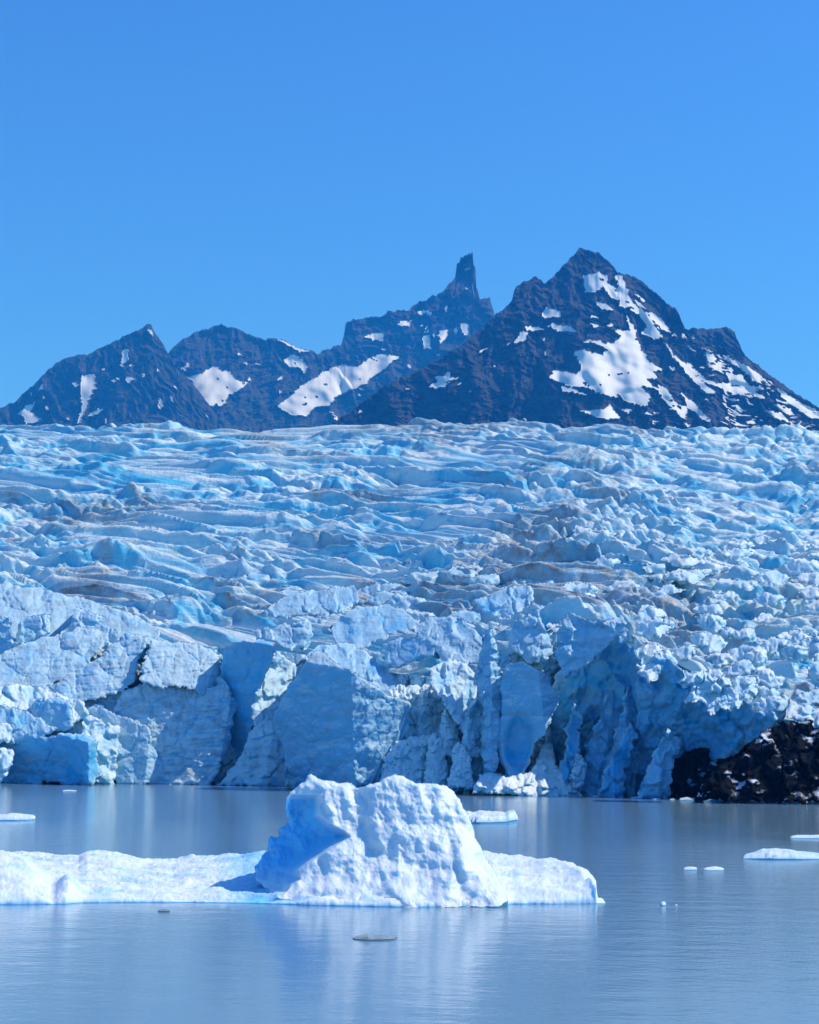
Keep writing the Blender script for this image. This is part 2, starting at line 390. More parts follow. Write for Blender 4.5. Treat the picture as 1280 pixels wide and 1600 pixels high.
mountain('jagged ridge with a tall thin rock spire at its right end',
    [(425, 690), (445, 625), (480, 570), (505, 548), (533, 538), (538, 520), (540, 505), (552, 499), (565, 498), (603, 492), (606, 486), (640, 484), (645, 478), (660, 470), (676, 463), (690, 457), (700, 445), (708, 437), (711, 434), (713, 420), (714, 411), (718, 409), (720, 402), (724, 404), (726, 399), (731, 398), (733, 395), (735, 397), (737, 392), (740, 394), (740, 412), (743, 420), (742, 447), (747, 455), (750, 468), (758, 466), (765, 465), (768, 475), (772, 485), (775, 498), (790, 520), (830, 570)],
    6000, 0.95, 690, [WEDGE,
        C1((860, 505), (905, 520), (880, 525)), C1((890, 480), (945, 480), (975, 462), (945, 490)), C1((885, 572), (930, 585), (925, 600), (890, 590)), C1((985, 572), (1075, 570), (1060, 580), (995, 580)),
        C1((1135, 330), (1170, 318), (1200, 325), (1195, 343), (1165, 340)), C1((1240, 290), (1270, 278), (1290, 300), (1265, 300)),
        C2((40, 330), (62, 332), (65, 370), (42, 368)), C2((92, 312), (120, 310), (118, 330), (95, 355)), C2((160, 288), (182, 290), (180, 330), (165, 320)), C2((138, 308), (152, 305), (145, 335)), C2((72, 318), (78, 320), (75, 340)), C2((25, 250), (70, 255), (68, 263), (30, 258)), C2((108, 240), (120, 235), (112, 258))],
    31, peakx=735, speck=0.03, dip=0.1, bulge=0.1, amp=26, spire=[(737, 440, 480, 7, 30)])
mountain('pointed shoulder peak on the far right sloping down out of the frame, streaked with snow',
    [(1020, 690), (1045, 580), (1065, 517), (1072, 513), (1095, 513), (1110, 514), (1135, 510), (1148, 518), (1152, 530), (1158, 545), (1170, 560), (1200, 583), (1240, 612), (1280, 637), (1340, 668), (1380, 690)],
    4100, 1.0, 700, [], 51, peakx=1130, dip=0.6, speck=0.06)
MAIN = [C2((540, 140), (590, 128), (620, 140), (620, 165), (655, 180), (640, 135), (665, 140), (680, 180), (690, 215), (720, 240), (750, 265), (770, 300), (795, 335), (760, 335), (720, 320), (745, 305), (720, 265), (680, 240), (655, 235), (660, 215), (630, 210), (605, 175), (580, 190), (550, 195)),
    C2((675, 260), (700, 300), (715, 350), (740, 390), (750, 415), (785, 435), (760, 440), (775, 460), (740, 465), (760, 485), (800, 505), (830, 545), (860, 550), (850, 585), (820, 545), (790, 510), (760, 490), (720, 485), (755, 520), (740, 550), (700, 540), (650, 520), (600, 510), (560, 490), (500, 485), (435, 460), (450, 435), (520, 445), (540, 430), (525, 400), (515, 380), (540, 370), (600, 385), (620, 370), (580, 350), (535, 345), (560, 338), (610, 350), (640, 350), (660, 325), (640, 310), (690, 310)),
    C2((800, 345), (830, 390), (880, 425), (930, 465), (990, 485), (1010, 500), (1000, 505), (940, 480), (900, 458), (958, 508), (930, 508), (880, 460), (850, 425), (820, 390)),
    C2((990, 425), (1010, 430), (1005, 450), (1040, 450), (1060, 485), (1110, 490), (1080, 505), (1115, 525), (1070, 520), (1010, 510), (960, 475), (1000, 475), (990, 445)),
    C2((975, 395), (1010, 400), (1060, 425), (1118, 470), (1080, 468), (1040, 435)), C2((925, 390), (950, 385), (962, 408), (935, 408)), C2((940, 418), (970, 418), (982, 440), (945, 430)),
    C2((1150, 490), (1190, 517), (1230, 542), (1280, 565), (1340, 600), (1340, 615), (1280, 590), (1240, 578), (1200, 548), (1165, 522)), C2((1105, 560), (1150, 570), (1195, 600), (1160, 592)), C2((1150, 545), (1190, 560), (1200, 577), (1160, 562)),
    C2((530, 562), (570, 560), (610, 555), (625, 540), (640, 565), (665, 588), (600, 588), (560, 572)),
    C2((408, 268), (425, 240), (465, 250), (472, 268), (430, 272)), C2((440, 290), (500, 298), (528, 320), (480, 315), (445, 306)), C2((325, 352), (350, 313), (372, 318), (360, 347)), C2((360, 299), (400, 299), (422, 309), (370, 312)),
    C2((580, 220), (610, 226), (642, 250), (600, 244)), C2((748, 248), (790, 278), (818, 320), (790, 308), (758, 275)), C2((698, 210), (720, 222), (742, 247), (715, 232)), C2((852, 318), (870, 338), (850, 332)), C2((820, 315), (845, 330), (825, 328)),
    C2((850, 508), (885, 535), (945, 598), (920, 593), (870, 548)), C2((215, 380), (258, 355), (225, 380)), C2((408, 376), (437, 379), (420, 386)), C2((568, 263), (603, 270), (575, 273)), C2((562, 288), (597, 294), (580, 304)), C2((612, 292), (648, 292), (630, 302)),
    C2((60, 488), (85, 475), (78, 455), (105, 455), (122, 440), (128, 458), (150, 462), (115, 470), (112, 488), (80, 493)), C2((470, 485), (500, 490), (580, 520), (540, 510), (480, 500)), C2((775, 478), (800, 490), (835, 540), (870, 550), (860, 590), (815, 550), (790, 520)),
    C2((660, 555), (700, 560), (680, 565)), C2((725, 560), (760, 575), (735, 572)), C2((975, 512), (1000, 522), (985, 526)), C2((920, 520), (945, 535), (930, 535)), C2((990, 555), (1020, 570), (1000, 568)), C2((740, 400), (785, 430), (790, 440), (750, 430)), C2((1075, 505), (1115, 520), (1060, 520))]
mountain('tallest pyramid-shaped mountain with a big snowfield across its face, right of the spire',
    [(470, 690), (500, 672), (545, 645), (600, 603), (650, 580), (700, 552), (720, 541), (750, 515), (772, 494), (790, 480), (800, 470), (803, 455), (808, 447), (818, 440), (838, 433), (845, 437), (850, 443), (862, 435), (880, 414), (895, 400), (903, 391), (910, 387), (920, 391), (935, 395), (948, 405), (958, 415), (965, 426), (985, 429), (1000, 437), (1012, 447), (1030, 462), (1042, 473), (1055, 482), (1062, 492), (1070, 513), (1082, 530), (1100, 535), (1140, 545), (1165, 560), (1200, 585), (1240, 614), (1280, 638), (1340, 668), (1380, 690)],
    3600, 1.05, 700, MAIN, 41, peakx=935, dip=0.30, bulge=0.12, speck=0.05, amp=18)

# ================================================================== glacier
SHORE = [(-420, 1217), (0, 1222), (220, 1224), (450, 1228), (600, 1233), (740, 1240), (910, 1243), (1020, 1247), (1280, 1254), (1700, 1262)]
def shoreD(px): return waterD(px, interp(px, SHORE))
glacier = tag(empty('glacier', (0, 300, 0)), kind='structure'); GL = np.array([0, 300, 0.0])
glacier['label'] = 'broad crevassed blue glacier flowing down from the mountains and ending in a cliff at the lake'

# ---- upper surface: fractured height field, denser near the front
def surface():
    nc, nr = 880, 1300
    px = np.concatenate([np.linspace(-420, -62, 60), np.linspace(-60, 1340, nc - 120), np.linspace(1342, 1700, 60)]); wv = np.linspace(0, 1, nr)[:, None]
    X = np.broadcast_to(px, (nr, nc)); W = np.broadcast_to(wv, (nr, nc))
    d0 = shoreD(px) + 26; d1 = 950.0
    D = d0 * (d1 / d0) ** W
    front = interp(px, [(-60, 1010), (200, 1020), (420, 1040), (600, 1080), (760, 1075), (900, 1060), (1000, 1085), (1100, 1130), (1200, 1160), (1340, 1180)])
    top = interp(px, [(-60, 663), (0, 663), (250, 665), (480, 664), (520, 660), (640, 662), (800, 661), (1000, 666), (1150, 674), (1340, 677)])
    Y = front + (top - front) * (1 - (1 - W) ** 1.25) ** 0.86
    L = np.log(D / 230.0)                       # depth coordinate; 0.01 = 1 % of the distance
    U = X / FPX                                 # same unit sideways
    chunk = sstep(520, 1050, X + 260 * (0.55 - W) + 60 * fbm2(X / 200, L * 4, 2, 3))   # 0: smooth flowing left, 1: broken right
    near = sstep(0.30, 0.0, W)
    # flow warp
    sc_ = 0.62 + 0.55 * sstep(0, .6, W) + 0.25 * chunk
    a = (U - .25) * 22 * sc_ + 0.9 * fbm2(U * 7, L * 6, 2, 71); b = L * 28 * sc_ ** .5 + 0.9 * fbm2(U * 6 + 3, L * 7, 2, 72) + (U - .25) * 15 * (1 - .45 * chunk)
    # big asymmetric swells (left)
    s1 = ridge2(a * 0.33, b * 0.42, 3, 73, 0.5) - 0.9
    h1, f1, e1, c1 = vor(a * 0.42, b * 0.75, 101, 1.6, bias=2.2)          # big plates
    wa = a + 0.13 * fbm2(a * 2, b * 2, 3, 81); wb = b + 0.13 * fbm2(a * 2 + 9, b * 2, 3, 82)
    h2, f2, e2, c2 = vor(wa * 1.3, wb * 1.5, 111, 2.0, bias=2.2)        # blocks
    h3, f3, e3, c3 = vor(wa * 2.5, wb * 2.3, 121, 2.2, bias=1.2)          # small blocks
    h4, f4, e4, c4 = vor(wa * 6.0 , wb * 5.0, 131, 2.0)
    soft = ridge2(wa * 1.3, wb * 1.7, 3, 91, 0.42) - 0.8
    dome = lambda e, k: np.clip(e / (k * .55), 0, 1)
    h = (10.0 * s1 * (1 - 0.4 * chunk) + 8.5 * h1 * dome(e1, .38) + 4.5 * dome(e1, .45)
         + (1 - 0.5 * (1 - chunk)) * (7.0 * h2 * dome(e2, .42) + 5.0 * dome(e2, 0.5)) + (1 - 0.6 * chunk) * 6.0 * soft
         + (0.10 + 0.85 * chunk) * (3.4 * h3 * dome(e3, .45) + 3.6 * dome(e3, 0.5)) + (0.03 + 0.22 * chunk) * (1.2 * h4 + 1.0) * dome(e4, .5))
    fin = 0; finface = 0; crest = 0
    for (fs_, fa_, sd_) in ((0.55, 17.0, 161), (1.25, 9.0, 171)):
        bb = (b * fs_) + 0.55 * fbm2(a * 0.35, b * 0.35, 3, sd_) + 0.10 * fbm2(a * 2.2, b * 1.5, 3, sd_ + 5)
        fl = np.floor(bb); q = bb - fl
        am = np.clip(0.35 + 1.5 * pn2(a * 0.42 + fl * 7.37, fl * 3.13, sd_ + 1) + 0.35 * pn2(a * 1.9 + fl * 3.3, fl * 1.7, sd_ + 2), 0, 1.25)
        qf = .055; saw = np.where(q < qf, q / qf, (1 - (q - qf) / (1 - qf)) ** 1.15)
        fin = fin + fa_ * saw * am; finface = np.maximum(finface, (q < .06) * am); crest = np.maximum(crest, np.exp(-((q - .12) / .06) ** 2) * am)
    h = h * 0.75 + fin * (1 - .35 * chunk)
    h += 1.1 * fbm2(a * 3, b * 5, 3, 95, 0.5) + 0.8 * ridge2(a * 5, b * 6, 2, 96, .5)
    amp = 0.72 + 0.9 * (1 - W) ** 1.2
    h = h * amp
    h[:, 1:-1] = (h[:, :-2] + 2 * h[:, 1:-1] + h[:, 2:]) / 4
    edge = sstep(0.0, 0.02, W)
    V = P(X, Y, D)
    mpp = D / FPX
    V[..., 2] += (h - 19 * amp) * mpp + (edge - 1) * 10 * mpp
    V[..., 1] -= 0.3 * h * mpp
    fresh = sstep(0.16, 0.0, e1) * 0.8 + sstep(0.2, 0.0, e2) * 0.6 * (c2 > 0.3) + 0.4 * sstep(0.4, 0.8, fbm2(a * 0.5, b * 0.5, 3, 141) ) + 0.25 * sstep(0.5, 0.9, c3)
    fresh = fresh + 0.25 * sstep(300, 0, X) * sstep(.3, .9, W) + 0.5 * finface
    dz = fbm2(U * 8 + 2, L * 3.2, 4, 151, 0.6) + 0.35 * fbm2(a * 2, b * 2.5, 4, 152, 0.6)
    zone = np.exp(-((X - 850) / 330) ** 2) * np.exp(-((W - 0.42) / 0.3) ** 2)
    dirt = np.clip(sstep(0.05, 0.65, dz + 0.55 * zone - 0.12) * (0.3 + 0.6 * sstep(-4, 8, h)), 0, 1) * sstep(0.02, 0.1, W) * 0.85
    dirt = np.clip(dirt * .8 + 0.55 * crest * sstep(-.1, .5, dz) * sstep(0.02, .1, W), 0, 1)
    # drop-off beyond the skyline
    ex = V[-1].copy(); ex[:, 1] += 60; ex[:, 2] -= 25; ex2 = ex.copy(); ex2[:, 1] += 300; ex2[:, 2] -= 300
    Vf = np.concatenate([V, ex[None], ex2[None]], 0).reshape(-1, 3)
    pad = lambda q: np.concatenate([q, q[-1:], q[-1:]], 0).ravel()
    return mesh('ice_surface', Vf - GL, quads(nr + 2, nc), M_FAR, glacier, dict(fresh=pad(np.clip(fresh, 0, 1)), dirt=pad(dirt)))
surface()

# ---- cliff relief behind and between the free-standing seracs
def cliff():
    st = 1.7; px = np.concatenate([np.arange(-420, -60, 5), np.arange(-60, 1340, st), np.arange(1340, 1700, 5)]); nr = int(330 / st); t = np.linspace(0, 1, nr)[:, None]
    top = interp(px, [(-60, 1002), (150, 1004), (300, 1008), (430, 1016), (520, 1030), (600, 1050), (700, 1060), (780, 1030), (870, 985), (960, 965), (1010, 1010), (1100, 1060), (1200, 1120), (1340, 1140)])
    bot = interp(px, SHORE) + 3
    X = np.broadcast_to(px, (nr, len(px))); Y = top + (bot - top) * t
    D0 = shoreD(px) + 6; mpp = D0 / FPX; up = (bot - Y)
    wx = X + 6 * fbm2(X / 25, Y / 30, 3, 201); wy = Y + 6 * fbm2(X / 25, Y / 30, 3, 202)
    h1, _, e1, _ = vor(wx / 34, wy / 60, 211, 2.0); h2, _, e2, _ = vor(wx / 15, wy / 24, 221, 2.0); h3, _, e3, _ = vor(wx / 6.5, wy / 9, 231, 2.0)
    fl = ridge2(wx / 16, wy / 70, 4, 241, 0.55) - 1
    rel = 7 * h1 + 8 * sstep(0, .3, e1) + 4.5 * h2 + 3 * sstep(0, .3, e2) + 1.6 * h3 + 1.2 * sstep(0, .3, e3) + 5 * fl + 1.2 * fbm2(X / 4, Y / 5, 3, 251)
    big = 22 * fbm2(X / 130, Y * 0 + 3, 2, 261)
    D = D0 + up * mpp * 0.38 - rel * mpp * 1.0 + 8 * mpp + big * mpp
    D = D + 15 * sstep(850, 890, X) * sstep(1200, 1120, X) * sstep(1020, 1080, Y)
    V = P(X, Y, D); back = V[0].copy(); back[:, 1] += 30; back[:, 2] -= 2
    Vf = np.concatenate([back[None], V], 0).reshape(-1, 3)
    fr = np.clip(0.25 + 0.5 * sstep(0.12, 0, e1) + 0.4 * sstep(.1, .6, fbm2(X / 50, Y / 60, 3, 271)), 0, 1)
    fr = np.concatenate([fr[:1], fr], 0); di = np.concatenate([np.zeros((1, len(px))), 0.0 * X], 0)
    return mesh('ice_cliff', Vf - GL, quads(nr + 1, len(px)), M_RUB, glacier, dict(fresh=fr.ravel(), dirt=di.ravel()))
cliff()

# ---- free-standing seracs
def slab(name, poly, off, facets, mat, parent, origin, seed, step=1.5, rim=4.0, thick=70, rough=(1.2, 2.0, 2.0), fs=24, jag=1.6, base=None, fresh=0.2, dirt=0.0, band=1.2, extra=None, freshf=None):
    """solid traced outline: faceted front (nearest of several planes), rounded rim, deep sides and a closed back.
    facets: (x0, y0, forward px, slope sideways, lean back)"""
    pb = frac(poly, step * 1.3, jag, seed); pts, tri, bd, dd = patch(pb, step)
    x, y = pts[:, 0], pts[:, 1]
    cx = np.mean(np.array(poly)[:, 0]); D0 = (base if base else float(shoreD(cx))) + off; mpp = D0 / FPX
    d = np.full(len(pts), -1e9)
    for (fx, fy, fw, sx_, ln) in facets: d = np.maximum(d, -fw + sx_ * (x - fx) + ln * (fy - y))
    wx = x + 5 * fbm2(x / 22, y / 22, 3, seed); wy = y + 5 * fbm2(x / 22 + 4, y / 22, 3, seed + 1)
    h1, _, e1, _ = vor(wx / fs, wy / (fs * 1.2), seed + 2, 2.0); h2, _, e2, _ = vor(wx / (fs * .4), wy / (fs * .45), seed + 5, 2.0)
    n = 0.38 * rough[0] * fbm2(x / 6, y / 4, 4, seed + 8, .6) + rough[1] * fbm2(x / 28, y / 28, 3, seed + 9) * 2 + rough[2] * (2.2 * h1 * np.clip(e1 / .3, 0, 1) + 1.0 * np.clip(e1 / .25, 0, 1) + 0.35 * h2 * np.clip(e2 / .35, 0, 1))
    hc, _, ec, _ = vor(wx / (fs * .55), wy / (fs * 1.7), seed + 21, 2.0)
    n = n - 1.6 * sstep(.05, 0, ec) * (rough[2] < 3) + .5 * hc * np.clip(ec / .3, 0, 1) * rough[2]
    n = n + 0.45 * band * fbm2(x / 60, (y + 0.12 * x) / 4.5, 3, seed + 11, .6)
    fade = np.clip(dd / rim, 0, 1); rr = rim * (1 - np.sqrt(1 - (1 - fade) ** 2 * .999))
    n = n - 1.3 * sstep(.05, 0, e1) * (rough[2] < 3)
    if extra is not None: d = d + extra(x, y)
    D = D0 + (d - n + rr) * mpp
    V = P(x, y, D)
    fr = fresh + 0.3 * sstep(.1, .7, fbm2(x / 30, y / 30, 3, seed + 12)); 
    if freshf is not None: fr = fr + freshf(x, y)
    fr = np.clip(fr, 0, 1) * (.25 + .75 * sstep(0, 5, dd))  # rims whitened: frosted edges that also paint a bright lit line
    di = dirt * sstep(-.2, .6, fbm2(x / 25, y / 12, 4, seed + 13, .6))
    # sides: rings going back, slightly shrinking, coloured paler to look sunlit
    c = np.array([cx, y[bd].mean()]); rings = [V]; idx = [bd]; FR = [np.clip(fr, 0, 1)]; DI = [di]; N = len(V); quad = []
    B = pts[bd]; nb_ = len(bd); Db = D[bd]
    prev = bd; fc = [np.column_stack([tri, tri[:, 2]])] if False else None
    tris = [tri]
    steps = (0.06, 0.16, 0.32, 0.6, 1.0)
    for k, s_ in enumerate(steps):
        q = B + (c - B) * (0.02 + 0.10 * s_) + np.stack([1.2 * fbm2(B[:, 0] / 9 + k * .6, B[:, 1] / 9, 3, seed + 14), 1.2 * fbm2(B[:, 0] / 9, B[:, 1] / 9 + k * .6, 3, seed + 15)], -1) * rough[2] * .5
        q[:, 1] = np.where(B[:, 1] > B[:, 1].max() - 8, B[:, 1], q[:, 1])
        Vk = P(q[:, 0], q[:, 1], Db + s_ * thick * mpp); rings.append(Vk); FR.append(np.full(nb_, fresh * .5)); DI.append(np.zeros(nb_))
        cur = np.arange(N, N + nb_); N += nb_
        p2, c2 = np.roll(prev, -1), np.roll(cur, -1)
        tris.append(np.column_stack([prev, p2, c2])); tris.append(np.column_stack([prev, c2, cur])); prev = cur
    cc = rings[-1].mean(0); rings.append(cc[None]); FR.append(np.zeros(1)); DI.append(np.zeros(1))
    tris.append(np.column_stack([prev, np.roll(prev, -1), np.full(nb_, N)]))
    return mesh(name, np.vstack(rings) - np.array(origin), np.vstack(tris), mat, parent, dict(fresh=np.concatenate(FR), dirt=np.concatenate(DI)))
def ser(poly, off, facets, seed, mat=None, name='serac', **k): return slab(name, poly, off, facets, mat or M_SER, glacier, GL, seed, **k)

# left group: pale slabs behind
ser([(-50, 915), (0, 912), (40, 918), (90, 925), (150, 940), (200, 958), (250, 985), (255, 1030), (200, 1060), (-50, 1060)], 30, [(100, 1000, 0, 0.25, 1.6)], 301, band=2.0, dirt=.35, fresh=0.3, fs=50)
ser([(-50, 960), (-10, 962), (15, 964), (16, 1015), (8, 1022), (-50, 1040)], 14, [(0, 1000, 0, -0.3, .3)], 302, fresh=.35)
ser([(28, 975), (50, 962), (78, 960), (79, 990), (60, 1000), (40, 1025), (25, 1030)], 18, [(50, 1000, 0, -0.2, .5)], 303, fresh=.3)
ser([(118, 948), (165, 965), (185, 990), (190, 1010), (130, 1020), (100, 1010), (95, 990), (110, 970)], 22, [(140, 1000, 0, -0.1, 1.0)], 304, fresh=0.35, band=2)
ser([(-50, 1040), (0, 1022), (45, 1003), (60, 998), (90, 990), (130, 980), (158, 985), (162, 1010), (145, 1025), (140, 1040), (100, 1060), (60, 1085), (-50, 1090)], 8, [(60, 1040, 0, 0.15, 1.1)], 305, band=2.6, dirt=.3, fresh=0.3, rough=(1.4, 1.6, 1.4), fs=60)
ser([(52, 1085), (100, 1058), (150, 1030), (190, 992), (212, 990), (233, 994), (225, 1015), (215, 1045), (210, 1066), (180, 1085), (150, 1095), (100, 1095)], 3, [(150, 1050, 0, 0.1, .8)], 306, band=2.6, dirt=.25, fresh=0.28, rough=(1.4, 1.4, 1.4), fs=60)
ser([(218, 1062), (228, 1020), (238, 997), (262, 1000), (300, 1005), (328, 1012), (345, 1030), (350, 1070), (330, 1085), (300, 1078), (260, 1075), (225, 1068)], 2, [(280, 1050, 0, 0.35, .9), (320, 1050, -3, 1.4, .5)], 307, band=2.6, dirt=.25, fresh=0.22, rough=(1.4, 1.4, 1.4), fs=55)
ser([(55, 1098), (100, 1075), (150, 1062), (190, 1070), (192, 1120), (150, 1135), (60, 1130)], 3, [(120, 1090, 0, .1, .7)], 350, fresh=.45, rough=(1.4, 1.6, 2.2))
ser([(30, 1112), (110, 1108), (150, 1130), (150, 1170), (30, 1170)], -4, [(90, 1140, 0, .1, .6)], 351, mat=M_RUB, fresh=.35)
# blue overhanging block
ser([(348, 1015), (370, 1003), (400, 1000), (425, 1003), (430, 1015), (422, 1040), (410, 1065), (403, 1090), (395, 1135), (380, 1180), (355, 1215), (320, 1226), (330, 1100), (345, 1060)], 1, [(390, 1010, 6, -.9, -0.25), (370, 1003, 10, 0, 5.0)], 308, fresh=.85, band=.6, rough=(.8, 1.2, 1.0), rim=3, fs=50)
ser([(398, 1085), (415, 1040), (432, 1018), (450, 1030), (468, 1045), (460, 1080), (440, 1110), (425, 1150), (400, 1150), (392, 1120)], 5, [(430, 1080, 0, .8, .5)], 309, mat=M_RUB, fresh=.35, rough=(1.5, 2, 3))
# grey front slab and its lit right edge
ser([(176, 1115), (190, 1080), (215, 1072), (225, 1065), (240, 1073), (262, 1068), (290, 1075), (330, 1075), (345, 1055), (356, 1070), (362, 1085), (374, 1098), (370, 1110), (364, 1118), (362, 1150), (352, 1180), (338, 1212), (328, 1228), (262, 1228), (180, 1226), (176, 1180)], -2, [(260, 1160, 0, 0.05, .35), (346, 1150, -1, 1.5, .1)], 310, band=2.2, dirt=.5, fresh=0.0, rough=(1.5, 1.8, 1.0), fs=70,
    freshf=lambda x, y: 0.0 * x)
# pale slab left of it
ser([(148, 1130), (135, 1105), (150, 1100), (175, 1112), (205, 1122), (232, 1133), (238, 1155), (248, 1180), (255, 1200), (268, 1222), (262, 1226), (185, 1226), (160, 1200)], -6, [(200, 1180, 0, -.15, .35), (236, 1180, 0, 1.0, .2)], 311, fresh=.3, band=.8, rough=(.9, 1.2, 1.4), fs=40)
ser([(130, 1110), (148, 1120), (170, 1128), (188, 1135), (186, 1165), (182, 1190), (180, 1226), (130, 1226), (125, 1160)], -9, [(160, 1160, 0, .5, .25), (175, 1160, 0, 1.6, .2)], 312, mat=M_RUB, fresh=.3, rough=(1.5, 2, 3.0))
ser([(50, 1100), (60, 1090), (90, 1088), (112, 1102), (116, 1125), (108, 1140), (85, 1142), (50, 1125)], -6, [(80, 1110, 0, -.3, .5), (90, 1098, 2, 0, 2.5)], 313, fresh=.5, band=.3, rough=(.8, 1.2, 1.2), rim=8)
ser([(-50, 1085), (0, 1072), (30, 1068), (60, 1072), (95, 1083), (130, 1095), (140, 1115), (100, 1140), (-50, 1140)], -1, [(60, 1100, 0, .2, .9)], 314, mat=M_RUB, fresh=.2, rough=(1.5, 2, 3))
ser([(-50, 1110), (0, 1102), (30, 1108), (60, 1120), (85, 1142), (60, 1160), (-50, 1165)], -7, [(20, 1130, 0, -.1, .8)], 315, fresh=.5, rim=8, band=.5)
ser([(-50, 1130), (-10, 1126), (14, 1130), (19, 1145), (15, 1160), (-50, 1165)], -10, [(0, 1140, 0, .2, .4)], 316, mat=M_RUB, fresh=.2, rim=7)
# lower-left blue block
ser([(-50, 1165), (0, 1158), (25, 1150), (45, 1145), (65, 1150), (100, 1146), (132, 1143), (147, 1152), (153, 1166), (151, 1185), (156, 1198), (154, 1212), (147, 1225), (-50, 1224)], -16, [(100, 1180, 0, -.75, -0.05), (100, 1152, 8, 0, 2.6), (153, 1180, 0, 2.0, 0)], 317, fresh=.85, band=.5, rough=(1.2, 3, 1.9), rim=9, fs=44, jag=2.2)
ser([(-50, 1170), (-10, 1165), (18, 1170), (20, 1195), (12, 1210), (0, 1226), (-50, 1226)], -19, [(0, 1190, 0, .2, .4)], 318, mat=M_RUB, fresh=.2, rim=7, rough=(1.5, 2, 3))
# grey shark fin in front
ser([(338, 1226), (352, 1214), (368, 1195), (380, 1170), (388, 1150), (400, 1135), (414, 1115), (419, 1118), (430, 1130), (445, 1150), (448, 1180), (452, 1228)], -5, [(400, 1180, 0, -.25, .5), (410, 1150, 1, .55, .3)], 319, fresh=.12, band=.5, rough=(1, 1.4, 1.6), dirt=.2)
# the big leaning serac
def lit_ribs(x, y): return 3.0 * np.sin((x + 0.35 * y) / 5.0) * sstep(520, 560, x) * 0.4
ser([(428, 1112), (440, 1090), (455, 1065), (470, 1045), (479, 1032), (485, 1019), (500, 1016), (512, 1024), (522, 1034), (540, 1044), (560, 1053), (575, 1065), (590, 1072), (600, 1080), (615, 1088), (640, 1096), (645, 1108), (636, 1120), (640, 1140), (625, 1160), (612, 1175), (600, 1195), (595, 1228), (500, 1232), (470, 1228), (445, 1200), (440, 1160), (428, 1130)],
    -26, [(530, 1100, 8, -.8, -.18), (560, 1110, 15, .8, -.12), (520, 1040, 8, -.5, 1.6)], 320, fresh=.22, band=.8, rough=(1.0, 2.0, 1.3), fs=60, rim=5, thick=110, dirt=.25, jag=1.2, extra=lambda x, y: -3.5 * ridge2((x + .35 * y) / 17, y / 90, 3, 991, .5) * sstep(535, 565, x))
ser([(446, 1230), (445, 1190), (452, 1170), (458, 1160), (464, 1156), (470, 1170), (485, 1185), (505, 1198), (520, 1205), (525, 1232)], -20, [(480, 1200, 0, -.15, .3)], 321, fresh=.3, rough=(1, 1.4, 1.6))
# blocks above and right of it
ser([(470, 1030), (500, 1005), (540, 1003), (570, 1015), (590, 1035), (615, 1055), (628, 1075), (600, 1085), (540, 1070)], 6, [(550, 1040, 0, .2, 1.3)], 322, fresh=.4, band=.4, rough=(.8, 1.4, 2.0))
ser([(512, 982), (540, 955), (560, 945), (600, 944), (628, 950), (655, 968), (640, 985), (600, 1000), (560, 1015), (530, 1012)], 22, [(590, 980, 0, -.2, 1.4)], 323, fresh=0.4, band=.6, rough=(.8, 1.4, 1.4), fs=50)
ser([(592, 1015), (625, 995), (660, 988), (690, 992), (692, 1015), (686, 1030), (650, 1030), (620, 1045), (600, 1035)], 16, [(650, 1010, 0, -.5, .9), (688, 1010, 0, 2, .3)], 324, fresh=.45, band=.4, rough=(.8, 1.4, 1.4), fs=45)
ser([(640, 985), (670, 965), (710, 962), (745, 985), (770, 1010), (765, 1030), (720, 1040), (695, 1040), (680, 1010)], 24, [(710, 1000, 0, -.3, 1.2)], 325, fresh=.3, band=.4, rough=(.8, 1.4, 1.8))
ser([(470, 925), (520, 915), (555, 918), (560, 940), (540, 955), (500, 960), (440, 965), (400, 960), (440, 935)], 50, [(500, 940, 0, -.1, 1.6)], 326, fresh=0.4, band=1, dirt=.3, rough=(.8, 1.4, 2))
ser([(395, 985), (440, 975), (485, 970), (490, 990), (482, 1010), (450, 1015), (430, 1005), (400, 1000)], 22, [(450, 990, 0, -.2, 1.0), (484, 990, 0, 2, .3)], 327, fresh=.3, band=1.0)
ser([(672, 1045), (700, 1028), (730, 1035), (745, 1060), (745, 1100), (752, 1130), (748, 1180), (735, 1195), (728, 1150), (700, 1110), (680, 1080)], 4, [(710, 1080, 0, .3, .8), (740, 1100, 0, 1.2, .2)], 328, mat=M_RUB, fresh=.3, rough=(1.5, 2, 3.5))
# icefall columns
def flutes(sd, w_=13, a=7): return lambda x, y: -a * ridge2(x / w_ + .8 * fbm2(x / 30, y / 40, 2, sd + 3), (y + .4 * x) / 62, 3, sd, .5) + a
ser([(585, 1180), (592, 1120), (600, 1082), (625, 1068), (655, 1072), (690, 1066), (712, 1080), (728, 1105), (738, 1140), (742, 1185), (700, 1200), (640, 1200)], 2, [(670, 1130, 0, .35, .75)], 411, mat=M_RUB, name='ice_apron', fresh=.1, rough=(3, 2, 2.2), fs=15, band=.2, extra=flutes(421), rim=6)
ser([(592, 1240), (598, 1185), (615, 1160), (650, 1150), (700, 1145), (735, 1150), (748, 1185), (770, 1215), (776, 1243), (700, 1242)], -4, [(690, 1200, 0, .4, .7)], 431, mat=M_RUB, name='ice_apron', fresh=.1, rough=(3, 2, 2.4), fs=15, band=.2, extra=flutes(441), rim=6)
cr_ = np.random.default_rng(77)
